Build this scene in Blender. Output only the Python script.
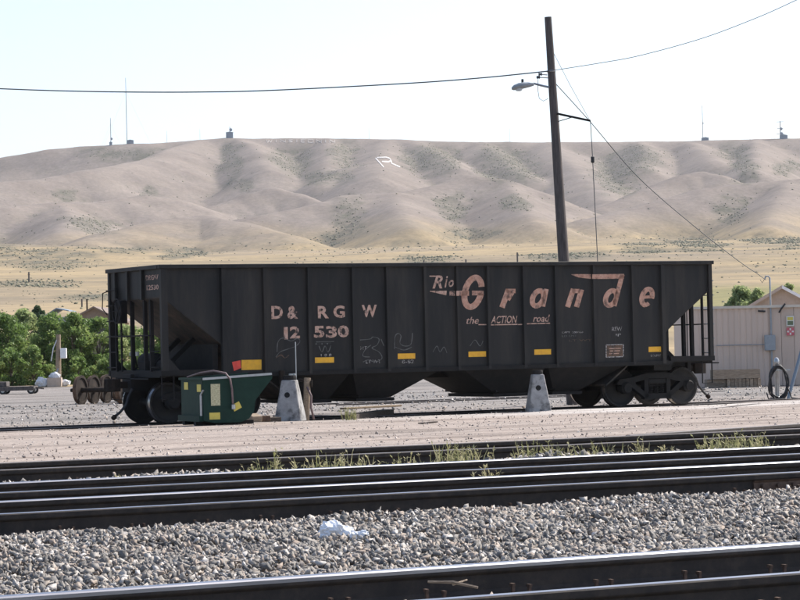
import bpy, bmesh, math, random
import numpy as np
from mathutils import Vector, Matrix

random.seed(7)
RNG = np.random.default_rng(7)
for o in list(bpy.data.objects):
    bpy.data.objects.remove(o)
scene = bpy.context.scene
COL = scene.collection
R = math.radians

# ------------------------------------------------------------------ camera
FPX, ROLL, PITCH, CAMZ = 2635.5, 0.02296, 0.01613, 1.6709      # focal length in photo pixels (800 wide)
cr, sr, cp, sp = math.cos(ROLL), math.sin(ROLL), math.cos(PITCH), math.sin(PITCH)
R0, FW, U0 = Vector((1, 0, 0)), Vector((0, cp, sp)), Vector((0, -sp, cp))
RT = cr * R0 - sr * U0
UP = sr * R0 + cr * U0
CAM = Vector((0, 0, CAMZ))
cd = bpy.data.cameras.new('camera')
cd.sensor_width = 36.0
cd.lens = FPX / 800 * 36.0
cd.clip_start = 0.5
cd.clip_end = 12000
cam = bpy.data.objects.new('camera', cd)
COL.objects.link(cam)
cam.matrix_world = Matrix(((RT.x, UP.x, -FW.x, 0), (RT.y, UP.y, -FW.y, 0), (RT.z, UP.z, -FW.z, CAMZ), (0, 0, 0, 1)))
scene.camera = cam

# ------------------------------------------------------------------ light
SUN_AZ, SUN_EL = R(54), R(44)          # azimuth to the right of +Y
world = bpy.data.worlds.new('World')
scene.world = world
world.use_nodes = True
wn = world.node_tree.nodes
sky = wn.new('ShaderNodeTexSky')
sky.sky_type = 'NISHITA'
sky.sun_disc = False
sky.sun_elevation = SUN_EL
sky.sun_rotation = SUN_AZ
sky.altitude = 2000
sky.air_density = 1.0
sky.dust_density = 10.0
sky.ozone_density = 1.0
wn['Background'].inputs['Strength'].default_value = 0.15
world.node_tree.links.new(sky.outputs[0], wn['Background'].inputs['Color'])
sl = bpy.data.lights.new('sun', 'SUN')
sl.energy = 4.2
sl.angle = R(0.5)
sl.color = (1.0, 0.955, 0.89)
sun = bpy.data.objects.new('sun', sl)
COL.objects.link(sun)
sd = Vector((math.sin(SUN_AZ) * math.cos(SUN_EL), math.cos(SUN_AZ) * math.cos(SUN_EL), math.sin(SUN_EL)))
sun.rotation_euler = (-sd).to_track_quat('-Z', 'Y').to_euler()
sun.location = (0, 0, 60)
scene.view_settings.view_transform = 'Standard'
scene.view_settings.look = 'None'
scene.view_settings.exposure = 0.75
scene.view_settings.gamma = 1
scene.view_settings.use_curve_mapping = False

# ------------------------------------------------------------------ frame of the place: u along the tracks, v across them
TH = 0.4811
T = Vector((math.cos(TH), math.sin(TH), 0))
B = Vector((-math.sin(TH), math.cos(TH), 0))


def uv(u, v, z=0.0):
    return T * u + B * v + Vector((0, 0, z))


GV = [-80, 8, 26.6, 28, 49.5, 51.8, 52.6, 53.4, 57, 70, 400]
GZ = [.30, .33, .335, .31, .075, .022, .004, -.085, -.095, -.1, -.1]


def gz(v):
    return float(np.interp(v, GV, GZ))


def ray(x, y):
    return FW + RT * ((x - 400) / FPX) - UP * ((y - 300) / FPX)


def on_ground(x, y, dz=0.0):
    d = ray(x, y)
    z = 0.0
    for _ in range(30):
        s = (z - CAMZ) / d.z
        P = CAM + d * s
        z = .5 * z + .5 * (gz(P.dot(B)) + dz)
    P.z = gz(P.dot(B)) + dz
    return P


def on_z(x, y, z):
    d = ray(x, y)
    return CAM + d * ((z - CAMZ) / d.z)


def on_y(x, y, Y):
    d = ray(x, y)
    return CAM + d * (Y / d.y)


def on_v(x, y, v):
    d = ray(x, y)
    return CAM + d * (v / d.dot(B))


def pix(P):
    w = Vector(P) - CAM
    k = w.dot(FW)
    return 400 + FPX * w.dot(RT) / k, 300 - FPX * w.dot(UP) / k


# ------------------------------------------------------------------ helpers
class MB:
    def __init__(s):
        s.v, s.f, s.m = [], [], []

    def add(s, vs, fs, mi=0):
        n = len(s.v)
        s.v += [tuple(p) for p in vs]
        s.f += [tuple(i + n for i in f) for f in fs]
        s.m += [mi] * len(fs)
        return s

    def box(s, c, d, rot=None, mi=0):
        x, y, z = d[0] / 2, d[1] / 2, d[2] / 2
        vs = [Vector((sx * x, sy * y, sz * z)) for sz in (-1, 1) for sy in (-1, 1) for sx in (-1, 1)]
        if rot is not None:
            vs = [rot @ p for p in vs]
        c = Vector(c)
        return s.add([p + c for p in vs], [(0, 2, 3, 1), (4, 5, 7, 6), (0, 1, 5, 4), (2, 6, 7, 3), (0, 4, 6, 2), (1, 3, 7, 5)], mi)

    def bar(s, a, b, w, h, mi=0, up=Vector((0, 0, 1))):
        a, b = Vector(a), Vector(b)
        d = (b - a)
        L = d.length
        d.normalize()
        side = d.cross(up)
        if side.length < 1e-4:
            side = d.cross(Vector((0, 1, 0)))
        side.normalize()
        u2 = side.cross(d)
        rot = Matrix((d, side, u2)).transposed()
        return s.box((a + b) / 2, (L, w, h), rot, mi)

    def tube(s, pts, r, n=8, mi=0, caps=True):
        pts = [Vector(p) for p in pts]
        rs = r if isinstance(r, (list, tuple)) else [r] * len(pts)
        base = len(s.v)
        ref = None
        for i, p in enumerate(pts):
            d = (pts[min(i + 1, len(pts) - 1)] - pts[max(i - 1, 0)])
            d.normalize()
            if ref is None:
                ref = d.orthogonal().normalized()
            a = (ref - d * ref.dot(d))
            a.normalize()
            ref = a
            b = d.cross(a)
            for k in range(n):
                t = 2 * math.pi * k / n
                s.v.append(tuple(p + (a * math.cos(t) + b * math.sin(t)) * rs[i]))
        for i in range(len(pts) - 1):
            for k in range(n):
                k2 = (k + 1) % n
                s.f.append((base + i * n + k, base + i * n + k2, base + (i + 1) * n + k2, base + (i + 1) * n + k))
                s.m.append(mi)
        if caps:
            s.f.append(tuple(base + k for k in reversed(range(n))))
            s.f.append(tuple(base + (len(pts) - 1) * n + k for k in range(n)))
            s.m += [mi, mi]
        return s

    def prism(s, poly, h0, h1, fn, mi=0):
        """poly: 2-D outline; fn(a, b, h) -> 3-D point"""
        n = len(poly)
        vs = [fn(a, b, h0) for a, b in poly] + [fn(a, b, h1) for a, b in poly]
        fs = [tuple(range(n)), tuple(reversed(range(n, 2 * n)))]
        fs += [(i, i + n, (i + 1) % n + n, (i + 1) % n) for i in range(n)]
        return s.add(vs, fs, mi)

    def lathe(s, prof, c, axis, n=24, mi=0):
        """prof: (radius, along axis)"""
        axis = Vector(axis).normalized()
        a = axis.orthogonal().normalized()
        b = axis.cross(a)
        c = Vector(c)
        base = len(s.v)
        for r, h in prof:
            for k in range(n):
                t = 2 * math.pi * k / n
                s.v.append(tuple(c + axis * h + (a * math.cos(t) + b * math.sin(t)) * r))
        for i in range(len(prof) - 1):
            for k in range(n):
                k2 = (k + 1) % n
                s.f.append((base + i * n + k, base + i * n + k2, base + (i + 1) * n + k2, base + (i + 1) * n + k))
                s.m.append(mi)
        s.f.append(tuple(base + k for k in reversed(range(n))))
        s.f.append(tuple(base + (len(prof) - 1) * n + k for k in range(n)))
        s.m += [mi, mi]
        return s

    def mesh(s, name, mats, smooth=False, bevel=0):
        me = bpy.data.meshes.new(name)
        me.from_pydata(s.v, [], s.f)
        for m in (mats if isinstance(mats, (list, tuple)) else [mats]):
            me.materials.append(m)
        me.polygons.foreach_set('material_index', s.m)
        bm = bmesh.new()
        bm.from_mesh(me)
        bmesh.ops.recalc_face_normals(bm, faces=bm.faces)
        if bevel:
            bmesh.ops.bevel(bm, geom=bm.edges, offset=bevel, segments=1, affect='EDGES', clamp_overlap=True)
        bm.to_mesh(me)
        bm.free()
        if smooth:
            me.polygons.foreach_set('use_smooth', [True] * len(me.polygons))
            if smooth != 'all':
                try:
                    me.set_sharp_from_angle(angle=R(40))
                except Exception:
                    pass
        me.update()
        return me

    def build(s, name, mats, parent=None, smooth=False, bevel=0, **kw):
        return link(name, s.mesh(name, mats, smooth, bevel), parent, **kw)


def link(name, me, parent=None, label=None, cat=None, group=None, kind=None, loc=None, rotz=None):
    o = bpy.data.objects.new(name, me)
    COL.objects.link(o)
    if parent is not None:
        o.parent = parent
    if label:
        o['label'] = label
    if cat:
        o['category'] = cat
    if group:
        o['group'] = group
    if kind:
        o['kind'] = kind
    if loc is not None:
        o.location = loc
    if rotz is not None:
        o.rotation_euler = (0, 0, rotz)
    return o


def thing(name, label, cat, loc=(0, 0, 0), rotz=0.0, group=None):
    return link(name, None, None, label, cat, group, None, loc, rotz)


def copy_tree(o, parent=None):
    c = o.copy()
    COL.objects.link(c)
    c.parent = parent
    for ch in list(o.children):
        copy_tree(ch, c)
    return c


def np_mesh(name, V, Fq, mats):
    """fast mesh from arrays; Fq is (n,3) or (n,4)"""
    me = bpy.data.meshes.new(name)
    V = np.asarray(V, dtype=np.float32)
    Fq = np.asarray(Fq, dtype=np.int32)
    k = Fq.shape[1]
    me.vertices.add(len(V))
    me.vertices.foreach_set('co', V.ravel())
    me.loops.add(Fq.size)
    me.loops.foreach_set('vertex_index', Fq.ravel())
    me.polygons.add(len(Fq))
    me.polygons.foreach_set('loop_start', np.arange(0, Fq.size, k, dtype=np.int32))
    me.update(calc_edges=True)
    for m in (mats if isinstance(mats, (list, tuple)) else [mats]):
        me.materials.append(m)
    return me


def set_attr(me, name, vals, domain='POINT'):
    a = me.attributes.new(name, 'FLOAT', domain)
    a.data.foreach_set('value', np.asarray(vals, dtype=np.float32))


# value noise
_H = RNG.random((256, 256))


def vnoise(x, y):
    xi, yi = np.floor(x).astype(int), np.floor(y).astype(int)
    xf, yf = x - xi, y - yi
    xf = xf * xf * xf * (xf * (xf * 6 - 15) + 10)
    yf = yf * yf * yf * (yf * (yf * 6 - 15) + 10)
    g = lambda a, b: _H[a & 255, b & 255]
    return ((g(xi, yi) * (1 - xf) + g(xi + 1, yi) * xf) * (1 - yf) + (g(xi, yi + 1) * (1 - xf) + g(xi + 1, yi + 1) * xf) * yf) * 2 - 1


def fbm(x, y, o=4):
    r, a = 0, 1.0
    for i in range(o):
        r = r + a * vnoise(x * 2 ** i + 17.3 * i, y * 2 ** i + 9.1 * i)
        a *= .5
    return r


# ------------------------------------------------------------------ materials
def srgb(c):
    f = lambda x: x / 12.92 if x <= .04045 else ((x + .055) / 1.055) ** 2.4
    return tuple(f(x / 255) for x in c) + (1,)


def mat(name, c1, c2=None, scale=4.0, rough=.8, metal=0.0, bump=0.0, bscale=None, detail=6, c3=None, scale3=1.0, t3=(.5, .7), spec=.5, trans=0, coord='Object', stretch=None, rand=0.0, contrast=(.35, .65)):
    m = bpy.data.materials.new(name)
    m.use_nodes = True
    nt = m.node_tree
    n, l = nt.nodes, nt.links
    p = n['Principled BSDF']
    p.inputs['Roughness'].default_value = rough
    p.inputs['Metallic'].default_value = metal
    p.inputs['Specular IOR Level'].default_value = spec
    c1 = tuple(c1)[:3] + (1,)
    if c2 is None:
        p.inputs['Base Color'].default_value = c1
        if not bump:
            return m
        c2 = c1
    c2 = tuple(c2)[:3] + (1,)
    tc = n.new('ShaderNodeTexCoord')
    src = tc.outputs[coord]
    if stretch:
        mp = n.new('ShaderNodeMapping')
        mp.inputs['Scale'].default_value = stretch
        l.new(src, mp.inputs[0])
        src = mp.outputs[0]
    no = n.new('ShaderNodeTexNoise')
    no.inputs['Scale'].default_value = scale
    no.inputs['Detail'].default_value = detail
    no.inputs['Roughness'].default_value = .62
    l.new(src, no.inputs['Vector'])
    rp = n.new('ShaderNodeValToRGB')
    rp.color_ramp.elements[0].position = contrast[0]
    rp.color_ramp.elements[1].position = contrast[1]
    rp.color_ramp.elements[0].color = c1
    rp.color_ramp.elements[1].color = c2
    l.new(no.outputs['Fac'], rp.inputs[0])
    out = rp.outputs[0]
    if c3 is not None:
        n3 = n.new('ShaderNodeTexNoise')
        n3.inputs['Scale'].default_value = scale3
        n3.inputs['Detail'].default_value = 8
        n3.inputs['Roughness'].default_value = .68
        l.new(src, n3.inputs['Vector'])
        r3 = n.new('ShaderNodeValToRGB')
        r3.color_ramp.elements[0].position = t3[0]
        r3.color_ramp.elements[1].position = t3[1]
        l.new(n3.outputs['Fac'], r3.inputs[0])
        mx = n.new('ShaderNodeMixRGB')
        l.new(r3.outputs[0], mx.inputs[0])
        l.new(out, mx.inputs[1])
        mx.inputs[2].default_value = tuple(c3)[:3] + (1,)
        out = mx.outputs[0]
    if rand:
        oi = n.new('ShaderNodeObjectInfo')
        hs = n.new('ShaderNodeHueSaturation')
        mr = n.new('ShaderNodeMapRange')
        mr.inputs['To Min'].default_value = 1 - rand
        mr.inputs['To Max'].default_value = 1 + rand
        l.new(oi.outputs['Random'], mr.inputs['Value'])
        l.new(mr.outputs[0], hs.inputs['Value'])
        l.new(out, hs.inputs['Color'])
        out = hs.outputs[0]
    l.new(out, p.inputs['Base Color'])
    if bump:
        bn = n.new('ShaderNodeTexNoise')
        bn.inputs['Scale'].default_value = bscale or scale * 3
        bn.inputs['Detail'].default_value = 8
        l.new(src, bn.inputs['Vector'])
        bp = n.new('ShaderNodeBump')
        bp.inputs['Strength'].default_value = 1.0
        bp.inputs['Distance'].default_value = bump
        l.new(bn.outputs['Fac'], bp.inputs['Height'])
        l.new(bp.outputs[0], p.inputs['Normal'])
    return m


def attr_mat(name, stops, attr='tone', rough=.85, noise=None, bump=0, bscale=40, trans=0.0):
    """colour from a per-element attribute through a ramp"""
    m = bpy.data.materials.new(name)
    m.use_nodes = True
    nt = m.node_tree
    n, l = nt.nodes, nt.links
    p = n['Principled BSDF']
    p.inputs['Roughness'].default_value = rough
    p.inputs['Specular IOR Level'].default_value = .3
    at = n.new('ShaderNodeAttribute')
    at.attribute_name = attr
    rp = n.new('ShaderNodeValToRGB')
    el = rp.color_ramp.elements
    el[0].position, el[0].color = stops[0][0], tuple(stops[0][1]) + (1,)
    el[1].position, el[1].color = stops[-1][0], tuple(stops[-1][1]) + (1,)
    for pos, c in stops[1:-1]:
        e = el.new(pos)
        e.color = tuple(c) + (1,)
    l.new(at.outputs['Fac'], rp.inputs[0])
    out = rp.outputs[0]
    if noise:
        tc = n.new('ShaderNodeTexCoord')
        no = n.new('ShaderNodeTexNoise')
        no.inputs['Scale'].default_value = noise[0]
        no.inputs['Detail'].default_value = 6
        l.new(tc.outputs['Object'], no.inputs['Vector'])
        hs = n.new('ShaderNodeHueSaturation')
        mr = n.new('ShaderNodeMapRange')
        mr.inputs['From Min'].default_value = .3
        mr.inputs['From Max'].default_value = .7
        mr.inputs['To Min'].default_value = 1 - noise[1]
        mr.inputs['To Max'].default_value = 1 + noise[1]
        l.new(no.outputs['Fac'], mr.inputs['Value'])
        l.new(mr.outputs[0], hs.inputs['Value'])
        l.new(out, hs.inputs['Color'])
        out = hs.outputs[0]
        if bump:
            bn = n.new('ShaderNodeTexNoise')
            bn.inputs['Scale'].default_value = bscale
            bn.inputs['Detail'].default_value = 6
            l.new(tc.outputs['Object'], bn.inputs['Vector'])
            bp = n.new('ShaderNodeBump')
            bp.inputs['Distance'].default_value = bump
            l.new(bn.outputs['Fac'], bp.inputs['Height'])
            l.new(bp.outputs[0], p.inputs['Normal'])
    l.new(out, p.inputs['Base Color'])
    if trans:
        tr = n.new('ShaderNodeBsdfTranslucent')
        l.new(out, tr.inputs[0])
        mx = n.new('ShaderNodeMixShader')
        mx.inputs[0].default_value = trans
        l.new(p.outputs[0], mx.inputs[1])
        l.new(tr.outputs[0], mx.inputs[2])
        l.new(mx.outputs[0], n['Material Output'].inputs['Surface'])
    return m


def worn_mat(name, paint, under, lo=.42, hi=.52, scale=9, paint2=None, stretch=None):
    """faded lettering: flaking off to what lies beneath"""
    return mat(name, paint, paint2 or tuple(x * .75 for x in paint), scale=14, rough=.75, c3=under, scale3=scale, t3=(lo, hi), stretch=stretch)


BLK = (.0105, .011, .0112)
M = {}
M['car'] = mat('weathered_black_paint', BLK, (.021, .020, .0185), scale=1.6, rough=.62, spec=.3, bump=.03, bscale=.9, c3=(.040, .034, .028), scale3=3.0, t3=(.47, .80), rand=.15, stretch=(1, 1, .16))
M['car_dark'] = mat('grimy_black_steel', (.009, .009, .009), (.016, .0145, .0135), scale=5, rough=.8, spec=.3, c3=(.032, .024, .017), scale3=3.2, t3=(.62, .85), bump=.003)
M['car_tan'] = mat('rust_streaked_sheet', (.025, .02, .016), (.07, .05, .035), scale=2.2, rough=.8, c3=(.013, .012, .011), scale3=3, t3=(.45, .65))
M['wheel'] = mat('wheel_steel', (.014, .0135, .013), (.028, .024, .02), scale=6, rough=.65, metal=.3)
M['tread'] = mat('polished_tread', (.42, .41, .4), (.3, .28, .26), scale=8, rough=.28, metal=1.0)
M['yellow'] = mat('yellow_reflector', (.80, .42, .015), (.68, .34, .02), scale=10, rough=.45, c3=(.2, .12, .03), scale3=16, t3=(.66, .76))
M['red'] = mat('red_tag', (.75, .07, .04), (.62, .05, .035), scale=10, rough=.5)
LET = (.43, .215, .14)
M['letter'] = worn_mat('faded_orange_letter', LET, (.11, .07, .055), .50, .68, 8, (.54, .33, .245))
M['letter_worn'] = worn_mat('flaking_letter', (.45, .265, .19), (.04, .03, .026), .50, .62, 9, (.54, .37, .295))
M['letter_white'] = worn_mat('flaking_white_stencil', (.36, .33, .31), (.03, .028, .027), .45, .58, 26, (.5, .48, .46))
M['graffiti'] = worn_mat('faint_chalk_line', (.12, .118, .115), (.03, .03, .03), .5, .68, 10)
M['graffiti_b'] = worn_mat('faint_orange_line', (.13, .075, .045), (.025, .022, .02), .48, .64, 14)
M['rail'] = mat('rusted_rail_web', (.025, .0205, .018), (.048, .036, .028), scale=18, rough=.85, bump=.0006, bscale=90, c3=(.016, .0135, .012), scale3=5, t3=(.45, .7))
M['head'] = mat('polished_rail_head', (.38, .38, .40), (.28, .28, .30), scale=10, rough=.36, metal=1.0, stretch=(.15, 1, 1))
M['head_dull'] = mat('dull_rail_head', (.30, .26, .235), (.20, .165, .14), scale=10, rough=.45, metal=.8)
M['spike'] = mat('spike_iron', (.09, .062, .048), (.15, .10, .075), scale=30, rough=.7, metal=.5)
M['tie'] = mat('creosote_tie', (.035, .026, .020), (.085, .066, .05), scale=9, rough=.9, bump=.01, bscale=20, stretch=(1, 6, 6), rand=.2)
M['wood'] = mat('weathered_timber', (.19, .14, .095), (.34, .265, .19), scale=7, rough=.88, bump=.006, bscale=18, stretch=(1, 6, 6), rand=.2)
M['pole'] = mat('creosoted_pole', (.055, .046, .041), (.12, .10, .09), scale=4, rough=.85, bump=.008, bscale=14, stretch=(8, 8, .6))
M['concrete'] = mat('stained_concrete', (.34, .335, .325), (.235, .23, .225), scale=6, rough=.9, bump=.008, bscale=24, c3=(.07, .068, .066), scale3=3.2, t3=(.50, .64))
M['green'] = mat('chipped_green_enamel', (.008, .030, .021), (.011, .038, .027), scale=6, rough=.62, spec=.2, c3=(.06, .055, .04), scale3=9, t3=(.66, .8), bump=.002)
M['labelY'] = mat('yellow_decal', (.68, .55, .10), (.58, .46, .08), scale=9, rough=.5)
M['labelW'] = mat('pale_printed_decal', (.62, .58, .36), (.30, .28, .16), scale=24, rough=.5, stretch=(1, 1, 3))
M['galv'] = mat('galvanised_steel', (.42, .44, .45), (.33, .345, .355), scale=8, rough=.4, metal=.85)
M['lampgrey'] = mat('lamp_housing_grey', (.32, .34, .35), (.26, .28, .29), scale=8, rough=.5)
M['lens'] = mat('lamp_refractor', (.5, .55, .58), rough=.15)
M['hose'] = mat('braided_hose', (.13, .085, .082), (.20, .14, .132), scale=40, rough=.6)
M['rubber'] = mat('black_rubber', (.016, .016, .017), (.03, .03, .03), scale=14, rough=.6)
M['cable'] = mat('weathered_cable', (.05, .052, .055), (.09, .095, .1), scale=10, rough=.7)
M['shed'] = mat('beige_wall_steel', (.62, .475, .375), (.56, .43, .335), scale=1.2, rough=.6, c3=(.42, .31, .235), scale3=2.0, t3=(.58, .82), rand=.05, stretch=(1, 1, .4))
M['shedtrim'] = mat('cream_trim', (.66, .58, .47), (.58, .5, .4), scale=3, rough=.6)
M['roofgreen'] = mat('pale_green_roof', (.42, .50, .45), (.36, .44, .40), scale=4, rough=.5)
M['roofbrown'] = mat('brown_shingle', (.16, .125, .105), (.22, .17, .14), scale=12, rough=.9)
M['stucco'] = mat('tan_stucco', (.46, .375, .31), (.40, .325, .265), scale=6, rough=.9)
M['glass'] = mat('dark_window_glass', (.03, .035, .04), rough=.08)
M['white'] = mat('white_paint', (.78, .78, .77), (.68, .68, .67), scale=6, rough=.55)
M['plastic'] = mat('thin_white_plastic', (.80, .82, .85), (.70, .72, .76), scale=30, rough=.4)
M['cloth'] = mat('bleached_tarpaulin', (.66, .66, .66), (.5, .51, .53), scale=12, rough=.8, bump=.02, bscale=9)
M['rust'] = mat('orange_rust', (.10, .06, .038), (.15, .092, .06), scale=8, rough=.9, spec=.2, c3=(.045, .03, .022), scale3=5, t3=(.45, .7))
M['rustdark'] = mat('dark_rust', (.018, .0145, .0125), (.036, .026, .02), scale=8, rough=.9, spec=.2)
M['mast'] = mat('hazy_tower_steel', (.22, .24, .27), (.26, .28, .31), scale=1, rough=.6)
M['hutblue'] = mat('blue_grey_hut', (.16, .21, .26), (.20, .25, .30), scale=.3, rough=.7)
M['limestone'] = mat('whitewashed_stones', (.62, .60, .57), (.40, .37, .34), scale=.35, rough=.9)
M['oldstone'] = mat('faded_whitewash', (.40, .365, .335), (.27, .24, .215), scale=.25, rough=.9)
M['bark'] = mat('bark', (.10, .075, .055), (.17, .13, .10), scale=9, rough=.95, bump=.01)
M['tarpink'] = mat('pink_tag_paint', (.60, .13, .15), (.5, .1, .12), scale=8, rough=.5)
M['signW'] = mat('sign_white', (.74, .73, .66), (.66, .65, .58), scale=8, rough=.5)
M['signG'] = mat('sign_olive', (.16, .19, .10), (.12, .15, .08), scale=8, rough=.5)
M['housewall'] = mat('brown_house_wall', (.24, .195, .165), (.20, .16, .135), scale=5, rough=.9)

# ================================================================== TERRAIN
def px_world(x, y, Y):
    P = on_y(x, y, Y)
    return P.x, P.y, P.z


SPURS = [  # (slope, rounding in m, [(photo x, photo y, distance)])
    (.36, 22, [(-700, 215, 2300), (-300, 190, 2450), (-100, 172, 2550), (0, 158, 2600), (50, 149.5, 2600), (100, 145, 2600), (150, 143.5, 2600), (198, 139.5, 2620), (230, 138, 2620), (300, 138.5, 2620), (400, 139.5, 2620), (450, 141.5, 2620), (550, 142.5, 2620), (650, 141.5, 2620), (740, 139.8, 2620), (800, 138.5, 2620), (1000, 138, 2600), (1500, 150, 2500), (2300, 190, 2300)]),
    (.34, 12, [(198, 140, 2600), (172, 147, 2480), (147, 159, 2340), (110, 166.5, 2260), (80, 171, 2210), (40, 179, 2160), (0, 182, 2120), (-90, 188, 2060), (-250, 205, 1950)]),
    (.32, 13, [(215, 216, 1990), (197, 208, 1960), (170, 198.5, 1940), (143, 194.5, 1930), (120, 197.5, 1910), (90, 202, 1890), (40, 203.5, 1850), (0, 208, 1810), (-90, 214, 1770), (-260, 225, 1650)]),
    (.27, 16, [(300, 242, 1440), (275, 233, 1480), (235, 221, 1530), (200, 216, 1560), (180, 218, 1550), (150, 223, 1530), (115, 231, 1490), (88, 241, 1450)]),
    (.36, 13, [(200, 209, 1980), (230, 201, 2010), (250, 193, 2030), (272, 187.5, 2040), (295, 193, 2030), (320, 202, 2000), (345, 211, 1970)]),
    (.33, 12, [(240, 139, 2600), (258, 150, 2450), (268, 170, 2280)]),
    (.30, 14, [(400, 193, 1800), (378, 193.5, 1800), (350, 195, 1790), (325, 202, 1770), (290, 210, 1740), (243, 219, 1710), (215, 226, 1690)]),
    (.32, 14, [(385, 141, 2600), (382, 152, 2430), (378, 166, 2240), (377, 178, 2100)]),
    (.34, 10, [(328, 139, 2600), (330, 154, 2440), (326, 170, 2280)]),
    (.34, 12, [(385, 158, 2340), (352, 166, 2280), (318, 183, 2180)]),
    (.36, 14, [(395, 193, 1810), (440, 184.5, 1850), (471, 175.5, 1870), (500, 179.5, 1860), (530, 190, 1840), (560, 205, 1800), (588, 219, 1760)]),
    (.34, 12, [(412, 141, 2600), (436, 153, 2420), (456, 168, 2240)]),
    (.34, 12, [(480, 142, 2600), (500, 158, 2430), (518, 174, 2280)]),
    (.34, 14, [(548, 142.5, 2600), (565, 160, 2400), (588, 180, 2200), (606, 200, 2020), (616, 214, 1900)]),
    (.36, 14, [(690, 141.5, 2600), (704, 152, 2430), (716, 162, 2300)]),
    (.36, 13, [(600, 208, 1900), (650, 188, 1960), (685, 174.5, 2000), (700, 171, 2010), (718, 174.5, 2000), (742, 187, 1980), (765, 198, 1950)]),
    (.31, 15, [(590, 219, 1640), (650, 203.5, 1700), (700, 189.5, 1730), (740, 184, 1750), (800, 178.5, 1760), (900, 174, 1760), (1150, 180, 1700), (1700, 205, 1600)]),
    (.34, 10, [(755, 140, 2600), (756, 155, 2370), (752, 170, 2180)]),
    (.33, 10, [(640, 142, 2600), (648, 152, 2450), (640, 168, 2280)]),
    (.30, 10, [(790, 180, 1750), (775, 205, 1600), (765, 226, 1470)]),
    (.30, 10, [(510, 184, 1850), (520, 205, 1700), (535, 222, 1570)]),
    (.30, 10, [(395, 194, 1795), (400, 212, 1660), (412, 228, 1550)]),
    (.28, 10, [(60, 204, 1860), (70, 218, 1730), (60, 232, 1610)]),
    (.12, 30, [(-200, 244, 1150), (-20, 244, 1150), (25, 246, 1130), (60, 254, 1100)]),
    (.10, 40, [(250, 263, 960), (330, 258, 1000), (420, 252, 1020), (500, 254, 1000)]),
    (.10, 30, [(540, 245, 1060), (620, 245, 1020), (670, 255, 960)]),
]


def terrain_z(X, Y):
    X = np.asarray(X, dtype=float)
    Y = np.asarray(Y, dtype=float)
    rise = 22 * np.logaddexp(0, (Y - 185) / 22) * .0425
    zp = -.16 + rise
    zp = zp + np.clip((Y - 240) / 400, 0, 1) * (1.6 * fbm(X / 110, Y / 160, 3))
    K = 1.3                                        # smooth maximum
    best = zp.copy()
    acc = np.ones_like(best)
    wx = X + 10 * fbm(X / 120 + 5, Y / 120, 3)
    wy = Y + 12 * fbm(X / 130 + 40, Y / 130 + 7, 3)
    for slope, rnd, pl in SPURS:
        STEEP = 1.0 if slope < .2 else (1.5 if len(pl) < 4 else 1.3)
        P = np.array([px_world(*p) for p in pl])
        zk = np.full(X.shape, -1e3)
        for a, b in zip(P[:-1], P[1:]):
            d = b[:2] - a[:2]
            L2 = (d ** 2).sum()
            t = np.clip(((wx - a[0]) * d[0] + (wy - a[1]) * d[1]) / L2, 0, 1)
            # the crest itself is kept where it was traced
            t0 = np.clip(((X - a[0]) * d[0] + (Y - a[1]) * d[1]) / L2, 0, 1)
            dist0 = np.hypot(X - a[0] - t0 * d[0], Y - a[1] - t0 * d[1])
            dist1 = np.hypot(wx - a[0] - t * d[0], wy - a[1] - t * d[1])
            k = np.clip(dist0 / 60, 0, 1)
            dist = dist0 * (1 - k) + dist1 * k
            tt = t0 * (1 - k) + t * k
            zk = np.maximum(zk, a[2] + (b[2] - a[2]) * tt - slope * STEEP * (np.sqrt(dist ** 2 + (.7 * rnd) ** 2) - .7 * rnd))
        mx = np.maximum(best, zk)
        mn = np.minimum(best, zk)
        best = mx + K * np.log1p(np.exp(np.clip((mn - mx) / K, -40, 0))) * np.clip((best - zp) / 10 + .15, 0, 1)
    hill = np.clip((best - zp) / 12, 0, 1)
    rid = 1 - np.abs(fbm(X / 70 + 3, Y / 120 + 11, 4))
    best = best + hill * (.85 * (rid - .6) + .12 * fbm(X / 16, Y / 22, 3))
    return best


xs_c = np.concatenate([np.linspace(-3200, -260, 70, endpoint=False), np.arange(-260, 1060, 2.2), np.linspace(1060, 4000, 70)])
ang = (xs_c - 400) / FPX
dist = np.concatenate([np.linspace(128, 300, 60, endpoint=False), np.linspace(300, 1200, 130, endpoint=False), np.linspace(1200, 2750, 290, endpoint=False), np.linspace(2750, 6000, 14)])
AX, DY = np.meshgrid(ang, dist)
GX, GY = AX * DY, DY
GZt = terrain_z(GX, GY)
nr_, nc_ = GX.shape
idx = np.arange(nr_ * nc_).reshape(nr_, nc_)
quads = np.stack([idx[:-1, :-1], idx[:-1, 1:], idx[1:, 1:], idx[1:, :-1]], -1).reshape(-1, 4)
# concavity (draws the scrub) and height over the plain (draws the grass)
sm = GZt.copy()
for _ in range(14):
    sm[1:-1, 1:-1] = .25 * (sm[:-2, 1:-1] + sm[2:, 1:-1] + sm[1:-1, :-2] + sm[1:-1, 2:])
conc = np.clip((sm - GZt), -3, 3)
plain = 22 * np.logaddexp(0, (GY - 185) / 22) * .0425
over = GZt - plain
gold = np.clip(1 - (over - 2) / 16 + .35 * fbm(GX / 90, GY / 200, 3), 0, 1)

hm = bpy.data.materials.new('dry_hill_grass')
hm.use_nodes = True
n, l = hm.node_tree.nodes, hm.node_tree.links
p = n['Principled BSDF']
p.inputs['Roughness'].default_value = 1
p.inputs['Specular IOR Level'].default_value = .05
ag = n.new('ShaderNodeAttribute'); ag.attribute_name = 'gold'
tc = n.new('ShaderNodeTexCoord')


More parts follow.
